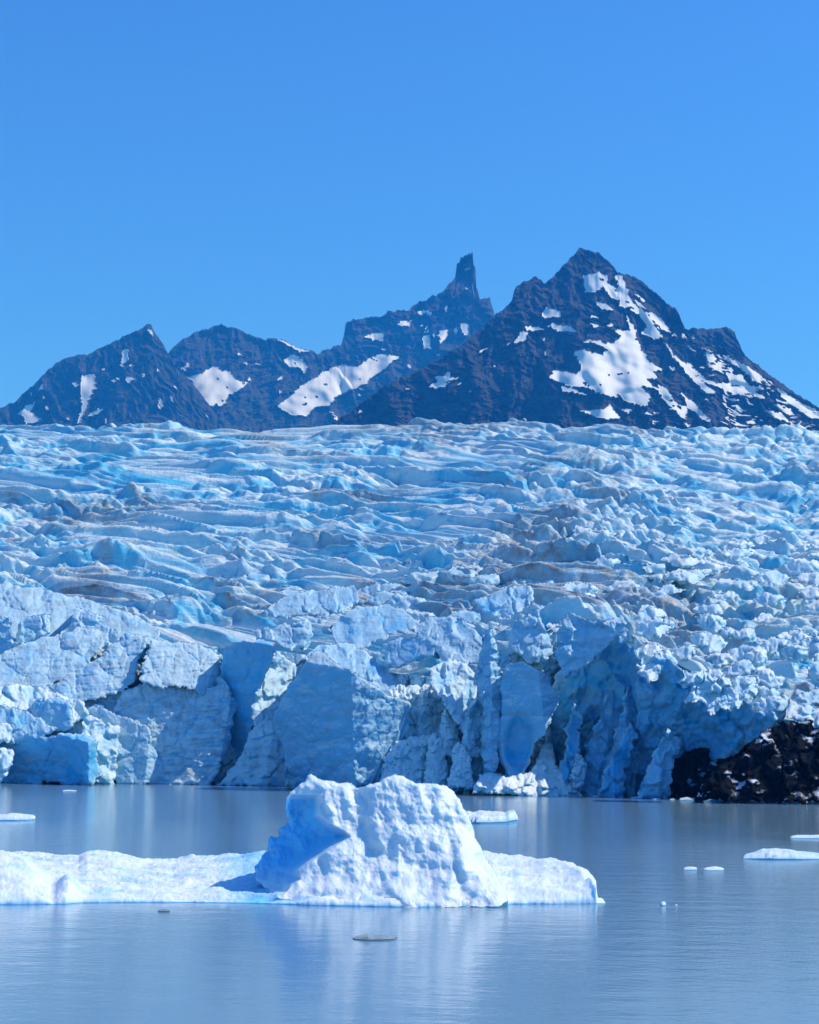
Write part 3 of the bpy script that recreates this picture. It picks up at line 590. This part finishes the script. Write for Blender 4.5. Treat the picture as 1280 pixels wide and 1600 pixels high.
for i in range(11):
    cx = 600 + 140 * ((i * 0.618) % 1.0) + cr_.uniform(-4, 4); row = i % 2
    yb = [1190, 1238][row] + cr_.uniform(-12, 0) - (8 if cx < 640 else 0); hh_ = cr_.uniform(60, 105) * (1, .8)[row]; ww = cr_.uniform(20, 30)
    yt = max(yb - hh_, interp(cx, [(590, 1085), (640, 1080), (700, 1095), (760, 1125)])); hh_ = yb - yt; sk = cr_.uniform(-6, 3); k = lambda: cr_.normal() * 2
    ser([(cx - ww * .75, yb), (cx - ww * .55 + k(), yb - hh_ * .45), (cx - ww * .4 + k() + sk * .6, yt + hh_ * .2), (cx + k() + sk, yt), (cx + ww * .28 + sk, yt + 8 + k()), (cx + ww * .5 + k(), yt + hh_ * .35), (cx + ww * .55 + k(), yb - hh_ * .3), (cx + ww * .85, yb)],
        [-1, -8][row], [(cx - ww * .2, (yb + yt) / 2, 0, -.9, .6), (cx - ww * .15, (yb + yt) / 2, 0, cr_.uniform(.5, 1.1), .6)], 450 + 17 * i, mat=M_RUB, name='ice_column', fresh=.06 + .14 * (i % 3), rough=(3, 2, 1.6), fs=13, rim=5, band=.2, thick=40, jag=1.5, extra=flutes(640 + i, 9, 3.5))
ser([(722, 1120), (745, 1085), (775, 1070), (795, 1090), (800, 1243), (722, 1243)], 2, [(760, 1160, 0, .2, .35)], 352, mat=M_RUB, fresh=.35, rough=(3, 2, 3), fs=16, extra=flutes(353))
# pillar pair and the hollowed serac right of the icefall
ser([(742, 1060), (750, 1020), (757, 990), (768, 978), (775, 1000), (778, 1040), (788, 1050), (788, 1100), (780, 1160), (775, 1205), (758, 1215), (752, 1160), (756, 1110), (748, 1085)], -3, [(765, 1080, 0, -.9, .2), (768, 1080, 0, 1.0, .2)], 331, fresh=.4, band=.4, rough=(1.2, 2, 3), fs=16)
def hollow(x, y): return 24 * sstep(28, 12, np.hypot((x - 812) / 1.0, (y - 1165) / 2.1)) + 0 * x
ser([(785, 1060), (790, 1038), (812, 1033), (835, 1042), (855, 1055), (862, 1072), (870, 1085), (876, 1092), (868, 1108), (862, 1130), (850, 1150), (838, 1160), (828, 1190), (818, 1215), (795, 1218), (782, 1190), (778, 1130), (784, 1100)], -5, [(820, 1100, 0, -.55, -.12), (858, 1100, 2, 1.2, .1)], 332, fresh=.15, band=.5, rough=(1, 1.5, 1.6), extra=hollow, fs=50, thick=80,
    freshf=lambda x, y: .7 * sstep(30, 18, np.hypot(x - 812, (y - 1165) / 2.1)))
ser([(790, 985), (808, 968), (830, 955), (842, 950), (850, 975), (862, 1000), (865, 1020), (850, 1035), (830, 1038), (810, 1020), (795, 1010)], 12, [(825, 1000, 0, -.4, .7), (848, 990, 0, 1.4, .3)], 333, fresh=.35, band=.3, rough=(1, 1.5, 2.2))
ser([(745, 940), (790, 915), (830, 915), (835, 935), (815, 955), (790, 965), (760, 960)], 40, [(790, 940, 0, -.2, 1.2)], 334, fresh=0.45)
# foot of pale rubble
ser([(738, 1240), (748, 1212), (770, 1208), (800, 1212), (830, 1205), (842, 1180), (852, 1160), (864, 1164), (868, 1195), (890, 1205), (905, 1222), (910, 1246), (820, 1246)], -7, [(820, 1225, 0, .6, 1.2)], 335, mat=M_RUB, name='ice_rubble', fresh=0, rough=(2.0, 2.5, 3), fs=13, rim=9)
ser([(893, 1208), (900, 1178), (910, 1180), (918, 1195), (914, 1215), (908, 1235), (896, 1230)], -3, [(905, 1205, 0, .4, .3)], 336, mat=M_RUB, fresh=0.1, fs=12)
# recessed wall, blue ice coloured deeper for its shade: capped block and the arch towards the rock
ser([(872, 985), (880, 965), (893, 957), (915, 966), (945, 972), (972, 960), (980, 972), (978, 985), (960, 1000), (940, 1020), (905, 1045), (880, 1060), (870, 1030)], -6, [(925, 1000, 0, -.5, .5), (930, 972, 5, 0, 3)], 341, fresh=.35, band=.8, rough=(1, 2, 2.2), fs=30, dirt=.3)
ser([(858, 1130), (866, 1060), (880, 1035), (920, 1015), (955, 1000), (972, 995), (990, 1010), (1005, 1040), (1010, 1070), (1003, 1110), (1000, 1170), (1010, 1210), (1015, 1252), (905, 1248), (880, 1200), (860, 1185)], 10, [(930, 1130, 0, -1.05, -.15)], 342, fresh=.85, band=.3, rough=(1.2, 3, 4.4), fs=34, thick=60, extra=lambda x, y: -5 * ridge2((x + .5 * y) / 32, (y - .5 * x) / 90, 3, 347, .5))
br = np.random.default_rng(5)
for i, (bx_, hh_, wd_, lean_, of_) in enumerate([(922, 190, 40, 46, 4), (950, 120, 36, 34, -2), (965, 205, 44, 36, 5), (1018, 110, 44, 30, -3), (880, 150, 26, 22, -1)]):
    yb_ = 1248 if bx_ < 1035 else (1222 if bx_ < 1060 else 1202); k = lambda: br.normal() * 3
    ser([(bx_ - wd_ * .6, yb_), (bx_ - wd_ * .45 + lean_ * .35 + k(), yb_ - hh_ * .4), (bx_ - wd_ * .3 + lean_ * .8 + k(), yb_ - hh_ * .8), (bx_ + lean_ + k(), yb_ - hh_), (bx_ + wd_ * .45 + lean_ * .9, yb_ - hh_ * .82 + k()), (bx_ + wd_ * .5 + lean_ * .4 + k(), yb_ - hh_ * .4), (bx_ + wd_ * .6, yb_)],
        of_, [(bx_, yb_ - hh_ * .5, 0, -br.uniform(.7, 1.3), .05), (bx_ + lean_ * .4 + wd_ * .2, yb_ - hh_ * .5, 1, br.uniform(.2, .9), .1)], 900 + 17 * i, name='ice_blade', fresh=br.uniform(.55, 1), band=.3, rough=(2.5, 3, 4.2), fs=26, rim=4, thick=60, jag=2.2)
def arch(x, y): return 34 * np.exp(-(((x - 1085) / 75) ** 2 + ((y - 1150) / 52) ** 2)) 
ser([(995, 1060), (1010, 1035), (1030, 1020), (1055, 1035), (1075, 1065), (1095, 1080), (1120, 1070), (1140, 1085), (1160, 1090), (1180, 1110), (1205, 1110), (1215, 1130), (1190, 1148), (1172, 1160), (1150, 1178), (1120, 1190), (1085, 1198), (1050, 1212), (1030, 1228), (1016, 1250), (1000, 1252), (990, 1180)], 4, [(1070, 1130, 0, -.75, -.45)], 345, fresh=.8, band=.5, rough=(1.5, 5, 5.0), fs=38, extra=lambda x, y: arch(x, y) - 5 * ridge2((x - .8 * y) / 38, (y + .8 * x) / 90, 3, 346, .5), thick=60)
ser([(1070, 1098), (1085, 1060), (1098, 1045), (1112, 1058), (1135, 1060), (1150, 1080), (1162, 1085), (1160, 1102), (1140, 1112), (1125, 1105), (1112, 1118), (1100, 1098)], -16, [(1120, 1080, 0, .1, .6)], 346, mat=M_RUB, fresh=.25, rough=(1.6, 2.5, 4), fs=14)
# crumbly shoulder running down to the rock
r = np.random.default_rng(99)
for i in range(46):
    cx = r.uniform(985, 1320); tt = r.random(); yt = interp(cx, [(985, 960), (1320, 1000)]); ybm = interp(cx, [(985, 1040), (1060, 1060), (1150, 1095), (1200, 1120), (1320, 1130)])
    cy = yt + (ybm - yt) * tt; s_ = r.uniform(13, 30)
    n = 7; an = np.linspace(0, 2 * math.pi, n, endpoint=False) + r.uniform(-.25, .25, n); rad = s_ * r.uniform(.6, 1.15, n)
    poly = [(cx + q * math.cos(a_) * 1.15, cy + q * math.sin(a_) * .8) for a_, q in zip(an, rad)]
    ser(poly, -9 + (1 - tt) * 42 + 6, [(cx, cy, 0, r.uniform(-.8, .3), r.uniform(.3, 1.2)), (cx + s_ * .3, cy, 0, r.uniform(.6, 1.4), r.uniform(.2, .8)), (cx, cy - s_ * .4, 0, 0, 2.5)], 500 + 16 * i, mat=M_RUB, name='ice_block', step=2.0, fresh=r.uniform(0, .45), dirt=.3 * (r.random() < .4), rough=(1.2, 1.5, 2.4), fs=16, rim=5, band=.3, thick=40)
# loose blocks along the lip and on the lower surface
for i in range(90):
    cx = r.uniform(300, 1300); cy = r.uniform(900, 985) + (cx > 900) * r.uniform(-120, 20) - (cx > 1100) * 10
    s_ = r.uniform(10, 26) * (1.25 if cx < 800 else 0.9)
    Wd = (1060 - cy) / 400.0; Dd = float(shoreD(cx) + 26) * (950 / float(shoreD(cx) + 26)) ** (max(Wd, 0) * .8)
    n = 6; an = np.linspace(0, 2 * math.pi, n, endpoint=False) + r.uniform(-.25, .25, n); rad = s_ * r.uniform(.6, 1.2, n)
    poly = [(cx + q * math.cos(a_) * 1.5, cy + q * math.sin(a_) * .6) for a_, q in zip(an, rad)]
    ser(poly, -6, [(cx, cy, 0, r.uniform(-.8, 0), r.uniform(.3, 1.5)), (cx + s_ * .5, cy, 0, r.uniform(.6, 1.4), r.uniform(.2, .8)), (cx, cy - s_ * .2, 0, 0, 3)], 2500 + 16 * i, mat=M_RUB if cx > 850 else M_SER, name='ice_block', step=2.2, fresh=r.uniform(0, .5), dirt=.5 * (r.random() < .4), rough=(1, 1.2, 1.6), fs=20, rim=4, band=.6, thick=40, base=Dd)

# ================================================================== rock outcrop
rk = empty('rock_outcrop', tuple(water(1180, 1252))); RK = np.array(rk.location)
tag(rk, 'wet black rock outcrop dusted with snow at the right foot of the glacier', 'rock')
def rslab(poly, off, facets, seed, **k): return slab('rock_mass', poly, off, facets, M_ROCK, rk, RK, seed, rough=(4.0, 5, 6), fs=26, band=1.5, jag=2.2, **k)
rslab([(1085, 1253), (1092, 1232), (1110, 1215), (1128, 1196), (1150, 1185), (1168, 1178), (1178, 1160), (1190, 1142), (1215, 1134), (1240, 1128), (1290, 1120), (1400, 1125), (1470, 1160), (1500, 1268), (1200, 1256)], -10, [(1200, 1200, 0, .1, .75)], 601, rim=8)
rslab([(1000, 1250), (1015, 1215), (1050, 1190), (1090, 1170), (1130, 1160), (1175, 1150), (1160, 1220), (1120, 1254)], 3, [(1080, 1220, 0, 0, .5)], 602, rim=5)

# ================================================================== floating ice
def floe(name, poly, top, seed, mat=M_BERG, step=1.5, ystep=None, lip=6.0, rough=0.06, label=None, cat='ice floe', group=None, extra=None, jag=1.0, parent=None, origin=None, freshv=0.0):
    """outline at the waterline (photo px); top(x, y) gives height in metres; edges rounded; skirt under water"""
    pb = frac(poly, step * 1.3, jag, seed)
    pts, tri, bd, dd = patch(pb, step, ystep)
    x, y = pts[:, 0], pts[:, 1]; W0 = water(x, y)
    sc = np.array([1.0, 4.0]); d2 = segdist(pts * sc, pb * sc)
    e = np.sqrt(np.clip(1 - (1 - np.clip(d2 / lip, 0, 1)) ** 2, 0, 1))
    z = top(x, y) * (0.25 + 0.75 * e)
    z = z + rough * (fbm2(W0[:, 0] * 1.2, W0[:, 1] * 1.2, 4, seed, .55) + 0.35 * fbm2(W0[:, 0] * 6, W0[:, 1] * 6, 3, seed + 3)) * np.clip(e, .2, 1)
    if extra is not None: z = z + extra(W0[:, 0], W0[:, 1], x, y) * e
    z = np.maximum(z, 0.03)
    V = W0.copy(); V[:, 2] = z
    N = len(V); nb_ = len(bd); B = V[bd]; c = B.mean(0); tris = [tri]; prev = bd; rings = [V]
    for k, (zz, s_) in enumerate(((0.0, 0.0), (-0.25, -.02), (-1.0, .1))):
        q = B + (c - B) * s_; q[:, 2] = zz; rings.append(q); cur = np.arange(N, N + nb_); N += nb_
        p2, c2 = np.roll(prev, -1), np.roll(cur, -1)
        tris += [np.column_stack([prev, p2, c2]), np.column_stack([prev, c2, cur])]; prev = cur
    Vall = np.vstack(rings); Or = np.array(origin) if origin is not None else np.array([c[0], c[1], 0.0])
    fr = freshv + .5 * sstep(.15, .7, fbm2(Vall[:, 0] * .3, Vall[:, 1] * .6, 3, seed + 31, .5)) * .6; fr[:len(V)] = np.maximum(fr[:len(V)], .45 * sstep(.3, .05, e)); fr[len(V):] = 1.0; fr[:len(V)] += .6 * np.exp(-((x - 405) / 55) ** 2) * (parent is not None)  # last term: bluer patch on the shelf left of the peak
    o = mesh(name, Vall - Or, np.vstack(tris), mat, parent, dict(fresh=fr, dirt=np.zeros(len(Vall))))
    if parent is None:
        o.location = tuple(Or); tag(o, label, cat, group)
    return o

berg = empty('iceberg', tuple(water(600, 1400))); BG = np.array(berg.location)
tag(berg, 'big white iceberg in the foreground, ribbed peak with a blue hollow on a low shelf', 'iceberg')
SIL = [(-60, 1331), (0, 1333), (70, 1342), (122, 1343), (135, 1336), (170, 1337), (220, 1347), (270, 1350), (300, 1345), (380, 1341), (405, 1337), (450, 1335), (750, 1335), (765, 1338), (800, 1345), (850, 1346), (880, 1352), (905, 1359), (925, 1374), (940, 1390), (946, 1400)]
FRONT = [(-60, 1414), (0, 1414), (105, 1413), (125, 1411), (250, 1410), (380, 1411), (480, 1415), (640, 1418), (750, 1417), (800, 1413), (870, 1413), (944, 1412)]
BACKD = lambda px: interp(px, [(-60, 80), (700, 80), (800, 77), (880, 74), (930, 69.5), (946, 66.5)])
def backpy(px):   # row where the back edge meets the water plane
    D = BACKD(px); return HOR + (px - 640) * math.tan(ROLL) + HCAM * FPX / D * 0.985
def shelf_top(x, y):
    D = waterD(x, y); Df = waterD(x, interp(x, FRONT)); Db = BACKD(x)
    zb = P(x, interp(x, SIL), Db)[:, 2]; zb = np.clip(zb, .3, 2)
    t = np.clip((D - Df) / (Db - Df), 0, 1); lipz = interp(x, [(-60, .45), (100, .4), (140, .2), (360, .18), (480, .3), (780, .38), (850, .34), (905, .26), (946, .1)])
    px_eff = x
    z = lipz * (.55 + .45 * sstep(0, .12, t)) + (zb - lipz) * t ** 0.8
    z = z + .95 * sstep(95, 20, x) * sstep(74.5, 69.5, D) * sstep(Df, Df + 3.5, D) + .42 * np.exp(-((x - 105) / 17) ** 2) * sstep(71, 67.5, D) * sstep(Df, Df + 1.5, D) - .12 * np.exp(-((x - 82) / 8) ** 2) * sstep(70, 66, D)
    z = z - .25 * np.exp(-((x - 400) / 60) ** 2) * np.exp(-((D - 70) / 3) ** 2)
    return z
fp = [(p, interp(p, FRONT)) for p in (-60, 0, 80, 104, 128, 200, 300, 400, 480, 560, 640, 750, 800, 870, 930, 944)]
bp_ = [(p, float(backpy(np.array(p)))) for p in (946, 930, 900, 860, 800, 700, 600, 500, 400, 300, 200, 100, 0, -60)]
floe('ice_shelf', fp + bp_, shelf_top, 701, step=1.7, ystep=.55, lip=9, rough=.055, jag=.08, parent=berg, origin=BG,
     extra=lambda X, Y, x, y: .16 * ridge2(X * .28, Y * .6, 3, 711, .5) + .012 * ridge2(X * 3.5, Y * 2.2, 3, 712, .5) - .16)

# peak
PK = [(398, 1372), (398, 1355), (409, 1337), (418, 1330), (422, 1306), (430, 1309), (437, 1307), (434, 1296), (450, 1286), (452, 1280), (446, 1265), (448, 1247), (455, 1237), (462, 1231), (477, 1221), (481, 1211), (487, 1209), (499, 1217), (515, 1219), (530, 1224), (543, 1222), (552, 1226), (561, 1231), (579, 1224), (597, 1219), (610, 1213), (618, 1210), (630, 1212), (636, 1217), (652, 1224), (670, 1224), (697, 1227), (706, 1234), (711, 1240), (722, 1256), (729, 1269), (738, 1290), (742, 1308), (756, 1335), (774, 1362), (786, 1385), (794, 1408), (780, 1416), (640, 1420), (520, 1416), (440, 1404), (420, 1395)]
EDGE = np.array([(456, 1241), (480, 1240), (499, 1241), (501, 1258), (499, 1272), (516, 1287), (539, 1299), (549, 1307), (530, 1319), (516, 1328), (482, 1349), (468, 1360), (470, 1374), (455, 1385)], float)
HOL = np.vstack([EDGE, [(440, 1400), (380, 1400), (380, 1240), (440, 1241)]])
def peak():
    st = 1.35; pb = frac(PK, st * 1.3, .9, 721); pts, tri, bd, dd = patch(pb, st); x, y = pts[:, 0], pts[:, 1]
    D0 = waterD(640.0, 1417.0); mpp = D0 / FPX; up = 1417 - y
    us = up + 14 * fbm2(x / 60, y / 60, 3, 761); d = 1.15 * us - 0.70 * 26 * np.log1p(np.exp((us - 70) / 26)) + 14 * (up / 200) ** 2                      # leaning back (px)
    d = np.maximum(d, 95 + 1.4 * (0 * x)) * 0 + d
    d = d + 0.9 * np.maximum(0, x - interp(y, [(1210, 690), (1300, 712), (1360, 742), (1417, 775)]))     # right flank turns away
    d = d + 0.18 * np.maximum(0, 560 - x)
    # buttress edge at lower right, and ribs running down
    wx = x + 7 * fbm2(x / 40, y / 40, 3, 731); 
    q = (wx - 0.30 * (y - 1210)) / 23
    rib = (ridge2(q * .62, (y + .3 * x) / 150, 2, 738, .4) - .4) * (0.35 + 0.65 * sstep(1360, 1250, y)) * sstep(1209, 1230, y)
    lump = fbm2(x / 52, y / 44, 4, 733, .45)
    scal = ridge2(x / 15 + .4 * fbm2(x / 20, y / 20, 2, 5), y / 17, 3, 734, .5) - 1
    fine = fbm2(x / 4.5, y / 4.5, 3, 735, .6)
    rel = 5.2 * rib + 6.5 * lump + 1.2 * scal + 0.55 * fine
    rel = rel + 8 * np.exp(-((x - interp(y, [(1290, 712), (1340, 725), (1417, 745)])) / 13) ** 2) * sstep(1285, 1330, y) * 1.0 - 5 * np.exp(-((x - interp(y, [(1290, 700), (1340, 708), (1417, 728)])) / 8) ** 2) * sstep(1290, 1330, y)
    vl = segdist(pts, np.array([(548, 1218), (566, 1258), (560, 1300), (590, 1345)], float), closed=False)
    rel = rel - 11 * np.exp(-(vl / 13) ** 2) * sstep(1350, 1290, y)
    rel = rel + 9 * np.exp(-((x - 487) / 26) ** 2 - ((y - 1228) / 17) ** 2) + 10 * np.exp(-((x - 628) / 45) ** 2 - ((y - 1262) / 50) ** 2)
    lowsn = sstep(1330, 1400, y); rel = rel * (1 - .35 * lowsn)
    # apron at left bottom
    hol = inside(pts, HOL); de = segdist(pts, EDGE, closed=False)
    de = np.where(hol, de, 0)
    nose = sstep(1238, 1249, y)
    hd = 85 * (1 - np.exp(-de / 14.0)) * nose
    hd = hd + np.where(hol, 4 * fbm2(x / 18, y / 18, 3, 741) * sstep(0, 15, de), 0)
    rim = 7.0; f = np.clip(dd / rim, 0, 1); rr = rim * (1 - np.sqrt(1 - (1 - f) ** 2 * .999)) * (y < 1398) * 1.2
    lip = 5 * np.exp(-((segdist(pts, EDGE, closed=False)) / 5) ** 2) * (~hol)
    D = D0 + (d - rel + hd + rr + lip * .0) * mpp
    V = P(x, y, D)
    fr = np.where(hol, .25 + .75 * sstep(0, 12, de) * sstep(1395, 1340, y), 0.0) * .9  # hollow's deep shade and inner glow put into a bluer colour
    fr = np.maximum(fr, .3 * sstep(.2, .6, lump) * 0)
    # sides and back
    B = pts[bd]; Db = D[bd]; c = np.array([600, 1417.0]); N = len(V); nb_ = len(bd); prev = bd; rings = [V]; tris = [tri]; FR = [fr]
    for k, s_ in enumerate((.04, .1, .2, .36, .55, .75, 1.0)):
        q = B + (c - B) * (.25 * s_ ** 1.5); q = q + np.stack([1.5 * fbm2(B[:, 0] / 12 + k * .7, B[:, 1] / 12, 3, 751), 1.5 * fbm2(B[:, 0] / 12, B[:, 1] / 12 + k * .7, 3, 752)], -1) * (B[:, 1] < 1390)[:, None]
        Vk = P(q[:, 0], q[:, 1], Db + (3.2 if k < 9 else 0) * s_); Vk[:, 2] = np.where(B[:, 1] > 1395, -.2, np.maximum(Vk[:, 2], -.2)); rings.append(Vk); FR.append(np.full(nb_, .1))
        cur = np.arange(N, N + nb_); N += nb_; p2, c2 = np.roll(prev, -1), np.roll(cur, -1)
        tris += [np.column_stack([prev, p2, c2]), np.column_stack([prev, c2, cur])]; prev = cur
    rings.append(rings[-1].mean(0)[None]); FR.append(np.zeros(1)); tris.append(np.column_stack([prev, np.roll(prev, -1), np.full(nb_, N)]))
    Vall = np.vstack(rings)
    return mesh('ice_peak', Vall - BG, np.vstack(tris), M_BERG, berg, dict(fresh=np.concatenate(FR), dirt=np.zeros(len(Vall))))
peak()

def bump(cx, w_, hgt, z0=.1, seed=0):
    return lambda x, y: z0 + hgt * np.clip(1 - np.abs((x - cx) / w_) ** 2.4, 0, 1) * (0.8 + .5 * fbm2(x / 14, y * 0 + seed, 3, seed))
def simple(label, x0, x1, yf, yb, hpx, seed, mat=M_BERG, cat='ice floe', group='small ice floes on the lake', step=1.1, lipw=None, prof=None, fresh=0.0, name='ice_floe'):
    """x range, front and back waterline rows, height in px"""
    n = 14; an = np.linspace(0, 2 * math.pi, n, endpoint=False); r = np.random.default_rng(seed)
    cx, cy, rx, ry = (x0 + x1) / 2, (yf + yb) / 2, (x1 - x0) / 2, (yf - yb) / 2
    poly = [(cx + rx * np.sign(math.cos(a)) * abs(math.cos(a)) ** .75 * r.uniform(.92, 1.03), cy + ry * np.sign(math.sin(a)) * abs(math.sin(a)) ** .6 * r.uniform(.9, 1.05)) for a in an]
    D = float(waterD(cx, yf)); m = D / FPX
    pf = prof or [(x0, .7), ((x0 + x1) / 2, 1), (x1, .75)]
    top = lambda x, y: hpx * m * interp(x, pf) * (0.9 + .22 * fbm2(x / 22, y / 12, 3, seed))
    return floe(name, poly, top, seed, mat=mat, step=step, ystep=step * .3, lip=max(1.2, min(3.0, (x1 - x0) * .12)), rough=.012 * m * 26, label=label, cat=cat, group=group, jag=.02, freshv=fresh)
simple('small flat ice floe at the left edge of the lake, behind the iceberg shelf', -30, 59, 1283, 1276, 7, 801)
simple('blocky floe poking out from behind the right shoulder of the iceberg peak', 720, 809, 1288, 1278, 15, 802, prof=[(720, .9), (770, .85), (790, .8), (796, 1.05), (804, 1.0), (809, .6)])
simple('long low floe with a blue waterline at the right edge of the frame', 1158, 1310, 1344, 1335, 11, 803, prof=[(1158, .25), (1190, .9), (1210, 1.0), (1240, .8), (1275, .4), (1310, .3)], fresh=.15)
simple('thin white floe cut by the right edge, behind the long low floe', 1232, 1320, 1311, 1307, 4, 804)
simple('thin sliver of ice far out near the left glacier cliff', 97, 121, 1237, 1235.6, 2.2, 805, step=.9)
simple('left of two small ice lumps floating right of the iceberg', 1068, 1090, 1360, 1357, 4, 806, cat='ice lump', group='small ice lumps', name='ice_lump', step=.8)
simple('right and wider of two small ice lumps floating right of the iceberg', 1100, 1132, 1361, 1357, 4, 807, cat='ice lump', group='small ice lumps', name='ice_lump', step=.8)
simple('tiny bright ice chip floating alone near the right tip of the iceberg', 1032, 1041, 1416, 1413.5, 6, 808, cat='ice lump', group='small ice lumps', name='ice_lump', step=.6)
simple('tiniest speck of ice beside the bright chip right of the iceberg', 1055, 1059, 1416, 1415, 2.5, 809, cat='ice lump', group='small ice lumps', name='ice_lump', step=.5)
simple('small grey piece of ice floating in front of the low shelf', 247, 266, 1425.5, 1422.5, 3.5, 810, mat=M_GREY, cat='ice lump', group='small grey ice pieces', name='ice_lump', step=.7)
simple('flat grey-green slab of melting ice awash in front of the iceberg', 552, 621, 1470, 1463, 5, 811, mat=M_GREY, prof=[(552, .2), (563, .6), (575, 1), (584, .6), (597, .95), (610, .5), (621, .15)], cat='ice floe', group='small grey ice pieces', step=.9)
for i, (a, b, hh) in enumerate([(925, 936, 2), (985, 1003, 2.5), (1018, 1034, 2), (1046, 1056, 2), (1062, 1088, 5), (1098, 1128, 6), (1140, 1158, 2), (1180, 1200, 2)]):
    yy = float(interp((a + b) / 2, SHORE)) + 1.5
    lab = ['small brash ice at the foot of the dark blue ice wall', 'small brash ice left of the cave mouth', 'small brash ice at the cave mouth', 'narrow brash ice under the cave shadow', 'low white brash lump where cave and rock meet', 'largest white brash lump along the waterline of the black rock', 'thin brash ice below the middle of the black rock', 'thin brash ice furthest right along the black rock'][i]
    simple(lab, a, b, yy + .8, yy - .9, hh, 820 + i, cat='ice lump', group='brash ice along the glacier foot', name='ice_lump', step=.8)
